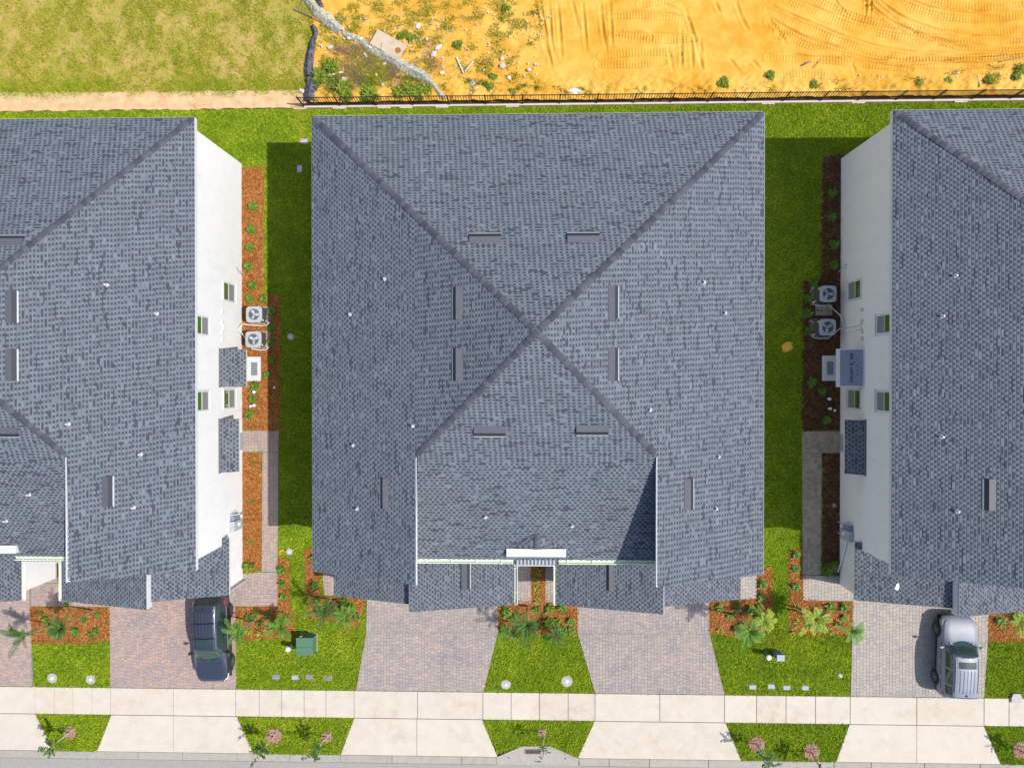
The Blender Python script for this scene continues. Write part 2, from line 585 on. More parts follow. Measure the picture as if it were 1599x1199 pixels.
# sand lot with wheel ruts, as a displaced sheet
def sand_lot():
    x0, x1, y0, y1 = FX + .01, 32.0, FY + .16, 22.6
    st = .04
    nx, ny = int((x1 - x0) / st), int((y1 - y0) / st)
    X, Y = np.meshgrid(np.linspace(x0, x1, nx), np.linspace(y0, y1, ny))
    P = np.stack([X.ravel(), Y.ravel()], 1)
    Z = (clumpy(P, .9, 3) - .5) * .10 + (clumpy(P, 3.2, 4) - .5) * .035 + rng.normal(0, .003, len(P))
    bank = np.clip((16.9 - P[:, 1]) / 1.6, 0, 1)
    Z += bank * (.05 + .16 * clumpy(P, 2.6, 9) + .10 * clumpy(P, 7.0, 10) + .05 * clumpy(P, 15.0, 13))
    rough = np.clip((1.5 - P[:, 0]) / 3.0, 0, 1)
    Z += rough * (clumpy(P, 5.5, 12) - .5) * .09

    def rut(px, w=.10, depth=.05, tread=0, lug=.17):
        nonlocal Z
        pts = [site(a, b) for a, b in px]
        # smooth the polyline
        Q = np.array(pts)
        for _ in range(3):
            q = [Q[0]]
            for i in range(len(Q) - 1):
                q += [Q[i] * .75 + Q[i + 1] * .25, Q[i] * .25 + Q[i + 1] * .75]
            q.append(Q[-1])
            Q = np.array(q)
        best = np.full(len(P), 1e9)
        along = np.zeros(len(P))
        side = np.zeros(len(P))
        s = 0
        for i in range(len(Q) - 1):
            a, b = Q[i], Q[i + 1]
            d = b - a
            L = np.linalg.norm(d)
            if L < 1e-6:
                continue
            d /= L
            r = P - a
            t = np.clip(r @ d, 0, L)
            off = r - t[:, None] * d
            dist = np.hypot(off[:, 0], off[:, 1])
            k = dist < best
            best[k] = dist[k]
            along[k] = s + t[k]
            side[k] = (d[0] * r[k, 1] - d[1] * r[k, 0])
            s += L
        if tread:
            inside = np.clip((w - best) / .06, 0, 1)
            bars = np.sin((along + .04 * np.sin(side * 40)) / lug * 2 * PI) * ((along > .08) & (along < s - .08))
            patchy = .35 + .65 * clumpy(P, 1.9, int(abs(Q[0][0]) * 7 + abs(Q[-1][1]) * 13) + len(px))
            Z += inside * (-.012 + depth * bars * .5 * patchy)
            Z += np.exp(-((best - w) / .04) ** 2) * .035
        else:
            fade = np.clip(along / .5, 0, 1) * np.clip((s - along) / .5, 0, 1) * (.8 + .3 * np.sin(along * 3.1 + s))
            Z -= fade * depth * np.exp(-(best / w) ** 2)
            Z += fade * depth * .5 * np.exp(-((best - w * 1.9) / (w * .7)) ** 2)
    # smooth graded ruts running up and down
    for p in ([(833, 0), (846, 50), (856, 95)], [(843, 0), (852, 60), (862, 108)], [(857, 0), (860, 60), (866, 90)],
              [(870, 0), (874, 45), (877, 95)], [(893, 0), (903, 45)], [(909, 0), (916, 85)], [(937, 0), (941, 50), (948, 85)],
              [(952, 0), (956, 80)], [(1043, 72), (1048, 100), (1052, 118)], [(1064, 40), (1064, 112)], [(1078, 45), (1082, 110)],
              [(1093, 60), (1098, 112)], [(1199, 28), (1215, 48), (1229, 70)], [(1115, 0), (1127, 24)], [(1148, 0), (1158, 30), (1170, 50)],
              [(1069, 8), (1075, 30), (1090, 75), (1096, 112)], [(1330, 95), (1336, 118)], [(1137, 90), (1160, 118)], [(1172, 92), (1190, 112)]):
        rut(p, .08, .075)
    for p in ([(1199, 8), (1260, 34), (1340, 66), (1430, 84), (1530, 84), (1620, 74)], [(1199, 26), (1250, 56), (1330, 82), (1420, 98), (1520, 98), (1620, 90)],
              [(1225, -8), (1300, 24), (1370, 42), (1470, 60), (1620, 54)], [(1340, -10), (1390, 34), (1460, 64), (1550, 74), (1620, 68)], [(1362, -8), (1410, 30), (1480, 54), (1620, 60)],
              [(1395, -10), (1450, 14), (1530, 24), (1620, 12)], [(1300, -8), (1310, 10), (1330, 30)], [(1199, 80), (1290, 92), (1400, 101), (1500, 98), (1620, 86)],
              [(955, 20), (1010, 18), (1070, 24)], [(950, 52), (1030, 54), (1090, 50)], [(1352, -8), (1353, 14), (1350, 32)], [(1360, -8), (1361, 12), (1358, 30)]):
        rut(p, .055, .10)
    rut([(1000, 120), (1035, 128), (1085, 145)], .09, .08)
    rut([(1000, 0), (1030, 3), (1068, 20)], .09, .05)
    # tyre tracks with lugs
    for p in ([(955, 26), (1010, 24), (1070, 30)], [(957, 60), (1030, 64), (1085, 60)], [(940, 88), (1000, 82), (1060, 84)],
              [(935, 102), (1000, 102), (1035, 98)], [(958, 52), (1000, 56), (1015, 60)],
              [(1199, 16), (1250, 40), (1330, 74), (1420, 92), (1520, 92), (1620, 84)],
              [(1199, 34), (1260, 66), (1340, 92), (1430, 104), (1530, 104), (1620, 96)],
              [(1230, 0), (1300, 34), (1370, 52), (1470, 70), (1620, 62)],
              [(1245, -14), (1320, 24), (1390, 40), (1480, 56), (1620, 46)],
              [(1352, -6), (1400, 40), (1470, 72), (1560, 80), (1620, 74)],
              [(1380, -10), (1440, 22), (1520, 34), (1620, 22)],
              [(1410, -14), (1470, 8), (1540, 14), (1620, 4)],
              [(1215, 52), (1300, 88), (1400, 96), (1500, 92), (1620, 78)],
              [(1199, 90), (1260, 92), (1330, 98), (1420, 108)],
              [(1000, 8), (1040, 2), (1075, -8)], [(1199, 118), (1250, 116), (1300, 122)]):
        rut(p, .24, .10, 1, .165)
    Z = np.clip(Z, -.2, .4)
    Z[P[:, 0] < x0 + .1] = np.minimum(Z[P[:, 0] < x0 + .1], .0)
    V = np.column_stack([P, Z + .0])
    me = bpy.data.meshes.new('sand_lot')
    idx = np.arange(nx * ny).reshape(ny, nx)
    F = np.stack([idx[:-1, :-1], idx[:-1, 1:], idx[1:, 1:], idx[1:, :-1]], -1).reshape(-1, 4)
    me.vertices.add(len(V))
    me.vertices.foreach_set('co', V.astype(np.float32).ravel())
    me.loops.add(F.size)
    me.loops.foreach_set('vertex_index', F.astype(np.int32).ravel())
    me.polygons.add(len(F))
    me.polygons.foreach_set('loop_start', np.arange(0, F.size, 4, dtype=np.int32))
    me.polygons.foreach_set('loop_total', np.full(len(F), 4, dtype=np.int32))
    me.polygons.foreach_set('use_smooth', np.ones(len(F), bool))
    me.materials.append(M['sand'])
    me.update(calc_edges=True)
    o = link('sand_lot', me, kind='structure')
    MB().box(x0, 60, 22.5, 60, -.3, -.02).add([], []).build('sand_lot', M['sand'], kind='structure')
    MB().box(31.98, 60, FY + .16, 22.49, -.3, -.02).build('sand_lot', M['sand'], kind='structure')
    MB().box(x0, 31.97, FY + .16, 22.49, -.5, -.22).build('sand_lot', M['sand'], kind='structure')


sand_lot()

# sidewalk slabs, driveway aprons, curb, road
SJ = [-60, -33, site(0 - 30, 1095)[0]] + [site(x, 1097)[0] for x in (55, 85, 114, 144, 173, 271, 368, 405, 440, 475, 509, 553, 652, 754, 798, 842, 887, 929, 1030, 1131, 1181, 1227, 1273, 1327, 1431, 1536, 1575)] + [site(1640, 1097)[0], 33, 60]
sw = MB().box(-60, 60, SWS, SWN, -.3, -.02).build('sidewalk', M['joint'], kind='structure')
for a, b in zip(SJ[:-1], SJ[1:]):
    MB().bbox(a + .012, b - .012, SWS + .01, SWN - .01, -.15, .04, .012).build('slab', M['concrete'], sw)

VERGE = [  # grass verge patches between sidewalk and curb
    [(56, 1117), (174, 1119), (152, 1175), (84, 1173)],
    [(370, 1121), (553, 1123), (532, 1181), (396, 1180)],
    [(753, 1125), (928, 1127), (902, 1184), (858, 1164), (816, 1163), (777, 1176)],
    [(1133, 1130), (1326, 1134), (1305, 1196), (1157, 1192)],
    [(1536, 1136), (1720, 1140), (1720, 1204), (1562, 1200)],
]
vg = []
for p in VERGE:
    q = spoly(p)
    q = [(x, SWS - .012) if i < 2 else (x, y) for i, (x, y) in enumerate(q)]
    q = [(x, max(y, CURB + .01)) for x, y in q]
    vg.append(q)
    MB().prism(q, -.3, 0.0).build('verge', M['grassbase'], kind='structure')
vg_left = [(-60, SWS - .012), (vg[0][0][0] - 9.5, SWS - .012), (vg[0][0][0] - 10, CURB + .01), (-60, CURB + .01)]
MB().prism(vg_left, -.3, 0).build('verge', M['grassbase'], kind='structure')


def apron(a, b, joints, tl, tr, bl, br):
    root = MB().prism([(tl, SWS - .011), (tr, SWS - .011), (br, CURB + .012), (bl, CURB + .012)], -.3, -.01).build('driveway_apron', M['joint'], kind='structure')
    xs = [None] + joints + [None]
    for i in range(len(xs) - 1):
        l0, l1 = (tl, bl) if xs[i] is None else (xs[i], xs[i])
        r0, r1 = (tr, br) if xs[i + 1] is None else (xs[i + 1], xs[i + 1])
        MB().prism([(l0 + .012, SWS - .02), (r0 - .012, SWS - .02), (r1 - .012, CURB + .02), (l1 + .012, CURB + .02)], -.12, .035).build('slab', M['concrete'], root)


edges = [(vg[i][1][0], vg[i + 1][0][0], vg[i][2][0], vg[i + 1][-1][0]) for i in range(4)]
apron(0, 0, [], vg[0][0][0] - 9.4, vg[0][0][0], vg[0][0][0] - 9.9, vg[0][3][0])
for i, (tl, tr, bl, br) in enumerate(edges):
    apron(0, 0, [[site(271, 1140)[0]], [site(651, 1140)[0]], [], [site(1431, 1160)[0]]][i], tl, tr, bl, br)
# curb and gutter in sections, with the inlet recess in the middle
curb = MB().box(-60, 60, CURB - .45, CURB - .02, -.3, -.05).build('curb', M['joint'], kind='structure')
CJ = [-60, -34] + [site(x, 1190)[0] for x in (-60, 60, 137, 216, 285, 370, 452, 532, 612, 721)] + [site(775, 1180)[0]]
CJ2 = [site(904, 1188)[0]] + [site(x, 1190)[0] for x in (951, 1014, 1106, 1200, 1302, 1360, 1443, 1530, 1620)] + [34, 60]
for J in (CJ, CJ2):
    for a, b in zip(J[:-1], J[1:]):
        MB().bbox(a + .008, b - .008, CURB - .42, CURB, -.15, .03, .02).build('curb_section', M['curbc'], curb)
xa, xb = CJ[-1], CJ2[0]
ia, ib = site(815, 1164), site(859, 1164)
recess = [(xa, CURB), ia, ib, (xb, CURB)]
inner = [(xa + .02, CURB - .2), (ia[0] + .05, ia[1] - .16), (ib[0] - .05, ib[1] - .16), (xb - .02, CURB - .2)]
for i in range(3):
    MB().prism([recess[i], recess[i + 1], inner[i + 1], inner[i]], -.15, .05).build('curb_section', M['curbc'], curb)
MB().prism([inner[0], inner[1], inner[2], inner[3], (inner[3][0], CURB - .45), (inner[0][0], CURB - .45)], -.3, -.03).build('gutter_pan', M['curbc'], kind='structure')
MB().box(-60, 60, -34, CURB - .46, -.4, -.04).build('road', M['asphalt'], kind='structure')
# storm drain grate
gx0, gy1 = site(820, 1164)
gx1, gy0 = site(845, 1177)
dr = thing('storm_drain', 'rusty rectangular storm drain grate set in the curb inlet at the bottom centre', 'drain', ((gx0 + gx1) / 2, (gy0 + gy1) / 2, 0))
w2, h2 = (gx1 - gx0) / 2, (gy1 - gy0) / 2
f = MB()
f.box(-w2, w2, -h2, -h2 + .05, -.1, .0).box(-w2, w2, h2 - .05, h2, -.1, .0).box(-w2, -w2 + .05, -h2 + .05, h2 - .05, -.1, .0).box(w2 - .05, w2, -h2 + .05, h2 - .05, -.1, .0)
f.build('frame', M['rust'], dr)
f = MB()
for i in range(9):
    x = -w2 + .09 + i * (2 * w2 - .18) / 8
    f.box(x - .018, x + .018, -h2 + .05, h2 - .05, -.06, -.005)
f.box(-w2 + .05, w2 - .05, -.02, .02, -.055, -.003)
f.build('bars', M['rust'], dr)
MB().box(-w2 + .05, w2 - .05, -h2 + .05, h2 - .05, -.028, -.024).build('pit', M['ventdark'], dr)
# coloured survey paint marks on the curb
k = MB()
for px, py in ((435, 1182), (455, 1182), (502, 1182), (519, 1182), (795, 1169), (884, 1176), (1175, 1195), (1190, 1195), (107, 1176), (142, 1176)):
    x, y = site(px, py)
    k.box(x - .05, x + .05, min(y, CURB - .05) - .03, min(y, CURB - .05) + .03, .0305, .034)
k.build('paint_marks', M['bluepaint'], curb, kind='stuff')


# ------------------------------------------------------------------ pavers
def pavers(root, poly, m, s=.175, z=.045, flip=False):
    xs = [p[0] for p in poly]
    ys = [p[1] for p in poly]
    mb = MB()
    x0, x1, y0, y1 = min(xs), max(xs), min(ys), max(ys)
    rows = int((x1 - x0) / s) + 2
    for r in range(rows):
        y = y0 - .3 + (r % 2) * s * .6 + random.uniform(-.02, .02)
        while y < y1:
            l = random.choice((s * .75, s, s * 1.25, s * 1.25))
            a = x0 + r * s - .05
            q = [(a, y), (a + s, y), (a + s, y + l), (a, y + l)]
            q = clip_convex(q, poly)
            y += l
            if len(q) < 3 or parea(q) < .004:
                continue
            cx, cy = sum(p[0] for p in q) / len(q), sum(p[1] for p in q) / len(q)
            dz = random.uniform(-.003, .003)
            q1 = [(cx + (px - cx) * .965, cy + (py - cy) * .965) for px, py in q]
            q2 = [(cx + (px - cx) * .92, cy + (py - cy) * .92) for px, py in q]
            n = len(q)
            vs = [(px, py, z - .03) for px, py in q1] + [(px, py, z - .006 + dz) for px, py in q1] + [(px, py, z + dz) for px, py in q2]
            fs = [tuple(range(2 * n, 3 * n))]
            for kk in (0, n):
                fs += [(kk + i, kk + (i + 1) % n, kk + n + (i + 1) % n, kk + n + i) for i in range(n)]
            mb.add(vs, fs)
    return mb.build('pavers', m, root, kind='stuff')


def ccw(poly):
    n = len(poly)
    a = sum(poly[i][0] * poly[(i + 1) % n][1] - poly[(i + 1) % n][0] * poly[i][1] for i in range(n))
    return poly if a > 0 else poly[::-1]


PAVED = []


def paved(name, px, m, world_pts=None):
    poly = ccw(world_pts or spoly(px))
    poly = [(x, max(y, SWN + .015)) for x, y in poly]
    PAVED.append(poly)
    root = MB().prism(poly, -.2, .022).build(name, M['joint'], kind='structure')
    pavers(root, poly, m)
    return root


paved('driveway', [(171, 900), (368, 900), (369, 1080), (173, 1080)], PAVE[0])
paved('driveway', [(-190, 910), (49.4, 910), (49.6, 1000), (53, 1080), (-190, 1080)], PAVE[0])
paved('driveway', [(574, 905), (776, 905), (778, 987), (572, 987)], PAVE[1])
paved('driveway', [(572, 987.0), (777.5, 987.0), (755, 1080), (556, 1080)], PAVE[1])
paved('driveway', [(900, 905), (1106, 905), (1108, 989), (902, 989)], PAVE[1])
paved('driveway', [(902, 989.0), (1108, 989.0), (1131, 1086), (929, 1084)], PAVE[1])
paved('driveway', [(1332, 905), (1545, 905), (1542, 1000), (1536, 1093), (1328, 1090)], PAVE[2])
# side walkways and patios
paved('walkway', [(417, 672), (436, 672), (434, 871.5), (409, 871.5), (409, 707), (417, 705)], PAVE[0], world_pts=spoly([(410, 706), (435, 706), (434, 892.5), (409, 892.5)]))
paved('walkway', None, PAVE[0], world_pts=spoly([(380, 672), (436, 672), (435, 705.5), (380, 705.5)]))
paved('patio', None, PAVE[0], world_pts=spoly([(350, 897), (400, 893), (434, 893), (434, 946), (369, 946), (352, 925)]))
paved('walkway', None, PAVE[3], world_pts=spoly([(1252, 708), (1283, 708), (1282, 897), (1253, 897)]))
paved('walkway', None, PAVE[3], world_pts=spoly([(1252, 673), (1316, 673), (1316, 707.5), (1252, 707.5)]))
paved('patio', None, PAVE[2], world_pts=spoly([(1253, 897.5), (1312, 899), (1345, 925), (1331, 938), (1254, 937)]))
paved('doorstep_paving', None, PAVE[0], world_pts=spoly([(503, 888), (540, 888), (540, 929), (507, 929)]))
paved('doorstep_paving', None, PAVE[2], world_pts=spoly([(1150, 888), (1182, 888), (1181, 934), (1150, 936)]))
paved('court_paving', None, PAVE[1], world_pts=spoly([(790, 850), (829, 850), (830, 941), (800, 944), (790, 935)]))
paved('court_paving', None, PAVE[1], world_pts=spoly([(852, 850), (885, 850), (885, 938), (851, 941)]))
paved('court_paving', None, PAVE[0], world_pts=spoly([(-190, 840), (90, 840), (90, 909.5), (-190, 909.5)]))
paved('court_paving', None, PAVE[0], world_pts=spoly([(49.5, 910), (170.5, 910), (170.5, 947), (49.5, 946)]))

# ------------------------------------------------------------------ mulch beds
BEDS = []


def bed(px, dark=False):
    poly = wobble(spoly(px))
    BEDS.append(poly)
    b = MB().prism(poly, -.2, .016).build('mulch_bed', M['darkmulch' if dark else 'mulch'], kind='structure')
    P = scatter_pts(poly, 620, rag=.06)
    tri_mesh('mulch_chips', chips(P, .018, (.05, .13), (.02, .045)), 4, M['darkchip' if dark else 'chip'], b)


bed([(374, 262), (412, 262), (411, 460), (438, 461), (436, 671), (374, 671)])
bed([(375, 707), (408, 707), (408, 888), (397, 892), (375, 893)])
bed([(435, 871), (451, 874), (453, 945), (435, 946)])
bed([(368, 947), (457, 947), (458, 996), (370, 997)])
bed([(474, 856), (500, 856), (500, 930), (572, 934), (560, 975), (548, 980), (520, 968), (484, 965), (477, 910)])
bed([(830, 860), (851, 860), (851, 938), (901, 945), (902, 988), (779, 988), (778, 938), (830, 938)])
bed([(1182, 893), (1204, 884), (1206, 960), (1198, 985), (1140, 991), (1109, 988), (1108, 938), (1182, 934)])
bed([(1233, 862), (1252, 855), (1253, 938), (1331, 939), (1331, 990), (1232, 989)])
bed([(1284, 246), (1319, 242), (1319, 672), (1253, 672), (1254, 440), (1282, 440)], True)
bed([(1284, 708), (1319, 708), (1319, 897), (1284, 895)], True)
bed([(48, 947), (171, 948), (172, 999), (120, 1004), (50, 1003)])
bed([(1543, 958), (1680, 958), (1680, 1000), (1544, 1001)])

# ------------------------------------------------------------------ houses
HW, HN, HF = 10.37, 12.15, -8.92          # eave half width, north eave, front rake
ZE, ZA = 6.10, 10.24                      # eave and apex height
COURSE = .128


def interval(poly, up, s):
    """t-range of convex polygon at height s along up"""
    ts = []
    n = len(poly)
    for i in range(n):
        a, b = poly[i], poly[(i + 1) % n]
        sa, sb = a[0] * up[0] + a[1] * up[1], b[0] * up[0] + b[1] * up[1]
        if abs(sa - sb) < 1e-9:
            if abs(sa - s) < 1e-6:
                ts += [a[0] * -up[1] + a[1] * up[0], b[0] * -up[1] + b[1] * up[0]]
            continue
        u = (s - sa) / (sb - sa)
        if -1e-9 <= u <= 1 + 1e-9:
            x, y = a[0] + (b[0] - a[0]) * u, a[1] + (b[1] - a[1]) * u
            ts.append(x * -up[1] + y * up[0])
    if len(ts) < 2:
        return None
    return min(ts), max(ts)


from mathutils import noise as mnoise


def shingles(base, teeth, poly, up, zf):
    """lay courses of laminated shingles over the plan polygon of a roof plane"""
    ss = [p[0] * up[0] + p[1] * up[1] for p in poly]
    s0, s1 = min(ss), max(ss)
    n = max(1, int(round((s1 - s0) / COURSE)))
    st = (s1 - s0) / n
    tx, ty = -up[1], up[0]

    def pt(s, t, dz):
        x, y = s * up[0] + t * tx, s * up[1] + t * ty
        return (x, y, zf(x, y) + dz)
    phase = random.random()
    ox, oy = random.uniform(0, 50), random.uniform(0, 50)

    def dark(s, t):
        q = Vector(((s * up[0] + t * tx) * 2.3 + ox, (s * up[1] + t * ty) * 2.3 + oy, 0))
        return mnoise.noise(q) + .6 * mnoise.noise(q * 3.1)
    for k in range(n):
        a, b = s0 + k * st, s0 + (k + 1) * st
        ia, ib, im = interval(poly, up, a + 1e-5), interval(poly, up, b - 1e-5), interval(poly, up, (a + b) / 2)
        if not ia or not ib or not im:
            continue
        base.add([pt(a, ia[0], -.03), pt(a, ia[1], -.03), pt(a, ia[1], .012), pt(a, ia[0], .012), pt(b, ib[1], .001), pt(b, ib[0], .001)],
                 [(1, 0, 3, 2), (2, 3, 5, 4)])
        # upper part of the course: unbroken laminate in shingle lengths
        u0 = a + st * .62
        iu = interval(poly, up, u0) or im
        t = max(iu[0], ib[0]) - random.uniform(0, .9)
        tend = min(iu[1], ib[1])
        lo_ = max(iu[0], ib[0])
        while t < tend:
            l = random.choice((.234, .234, .468, .702))
            t0, t1 = max(t, lo_), min(t + l, tend)
            if t1 - t0 > .02 and random.random() > (.05 + .22 * max(0, dark(a, t0 + .2))):
                teeth.add([pt(u0, t0, .013), pt(u0, t1, .013), pt(b, t1, .006), pt(b, t0, .006)], [(0, 1, 2, 3)])
            t += l
        # lower part: teeth with slots between them
        t = im[0] - .234 * ((k * .5 + phase + random.choice((0, 0, 0, .1))) % 1.0)
        while t < im[1]:
            w = .118 if random.random() > .07 - .12 * dark(a, t) else .352
            gap = .116 if random.random() > .06 + .16 * max(0, dark(a, t)) else .350
            t0, t1 = max(t, im[0]), min(t + w, im[1])
            if t1 - t0 > .03:
                teeth.add([pt(a - .004, t0, .004), pt(a - .004, t1, .004), pt(a - .004, t1, .022), pt(a - .004, t0, .022), pt(a + st * .64, t1, .015), pt(a + st * .64, t0, .015)],
                          [(1, 0, 3, 2), (2, 3, 5, 4)])
            t += w + gap


CAPMESH = {}


def hip_caps(root, p0, p1, w=.145, ex=.24, name='hip_cap'):
    """overlapping bent cap shingles from p0 (low) to p1 (high)"""
    p0, p1 = Vector(p0), Vector(p1)
    d = (p1 - p0)
    L = d.length
    if L > 3:
        p0 = p0 + d * (.16 / L)
        d = p1 - p0
    n = int(L / ex)
    key = (round(w, 2), round(d.z / L, 2))
    if key not in CAPMESH:
        ls = .20 if d.z / L > .05 else .38       # fall of the two wings of the cap
        mb = MB()
        l = ex * 1.15
        for t0, z0, k in ((0, .034, 1.0), (l, .010, .88)):
            mb.v += [(t0, -w * k, z0 - w * ls), (t0, -w * .25, z0 - w * .02), (t0, w * .25, z0 - w * .02), (t0, w * k, z0 - w * ls)]
        mb.v += [(0, -w, -.02 - w * ls), (0, w, -.02 - w * ls)]
        mb.f += [(0, 4, 5, 1)[::-1], (1, 5, 6, 2)[::-1], (2, 6, 7, 3)[::-1], (8, 9, 3, 2, 1, 0)]
        CAPMESH[key] = mb.mesh(name, M['ridge'])
    q = d.to_track_quat('X', 'Z').to_euler()
    for i in range(n):
        p = p0 + d * (i / n)
        link(name, CAPMESH[key], root, loc=(p.x, p.y, p.z + .01 + random.uniform(-.003, .003)), rot=(q.x, q.y, q.z + random.uniform(-.03, .03)))


def make_vent_mesh():
    # off-ridge vent: flat hood, slanted louvred front facing down the slope (local -Y), roof falls .4 per metre towards -Y
    w, f = .68, .4
    z = lambda y: y * f
    hood = MB().add([(-w, .20, z(.20) + .01), (w, .20, z(.20) + .01), (w, -.08, z(.20) + .015), (-w, -.08, z(.20) + .015),
                     (-w, -.08, z(-.08)), (w, -.08, z(-.08))],
                    [(0, 3, 2, 1), (0, 4, 3), (1, 2, 5)]).mesh('hood', M['vent'])
    lou = MB().add([(-w, -.08, z(.20) + .013), (w, -.08, z(.20) + .013), (w, -.22, z(-.22) + .03), (-w, -.22, z(-.22) + .03), (-w, -.08, z(-.08)), (w, -.08, z(-.08))],
                   [(0, 3, 2, 1), (0, 4, 3), (1, 2, 5)]).mesh('louvre', M['ventdark'])
    fl = MB()
    for i in range(1):
        fl.add([(-w, -.22, z(-.22) + .055), (w, -.22, z(-.22) + .055), (w, -.26, z(-.26) + .03), (-w, -.26, z(-.26) + .03),
                (-w, -.22, z(-.22) + .0), (w, -.22, z(-.22) + .0), (w, -.26, z(-.26)), (-w, -.26, z(-.26))],
               [(0, 3, 2, 1), (3, 7, 6, 2), (0, 1, 5, 4), (0, 4, 7, 3), (1, 2, 6, 5)])
    return hood, lou, fl.mesh('front_lip', M['acbody'])


VENT = make_vent_mesh()
PIPE = MB().lathe(0, 0, [(.09, -.05), (.09, .02), (.055, .05), (.05, .18), (.044, .20)], 10).mesh('vent_pipe', M['acblade'])


def add_vent(root, x, y, z, yaw):
    o = link('roof_vent', VENT[0], root, loc=(x, y, z + .02), rot=(0, 0, yaw))
    link('louvre', VENT[1], o)
    link('front_lip', VENT[2], o)


def window_part(root, side, X, y0, y1, z0, z1):
    """sliding window in a side wall; side=+1 for the wall facing east"""
    o = MB()
    t = .09
    a, b = (X, X + side * .05)
    xa, xb = min(a, b), max(a, b)
    o.box(xa, xb, y0 - t, y1 + t, z0 - t, z0).box(xa, xb, y0 - t, y1 + t, z1, z1 + t)
    o.box(xa, xb, y0 - t, y0, z0, z1).box(xa, xb, y1, y1 + t, z0, z1)
    w = o.build('window', M['trim'], root)
    sx = X + side * .10
    MB().box(min(X, sx), max(X, sx), y0 - t - .03, y1 + t + .03, z0 - t - .05, z0 - t - .003).build('sill', M['trim'], w)
    zm = z0 + (z1 - z0) * .55
    p = X + side * .012
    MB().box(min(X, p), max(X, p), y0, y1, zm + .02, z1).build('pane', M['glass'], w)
    MB().box(min(X, p), max(X, p), y0, y1, z0, zm - .02).build('pane', M['blind'], w)
    p2 = X + side * .035
    MB().box(min(X, p2), max(X, p2), y0, y1, zm - .02, zm + .02).build('meeting_rail', M['trim'], w)


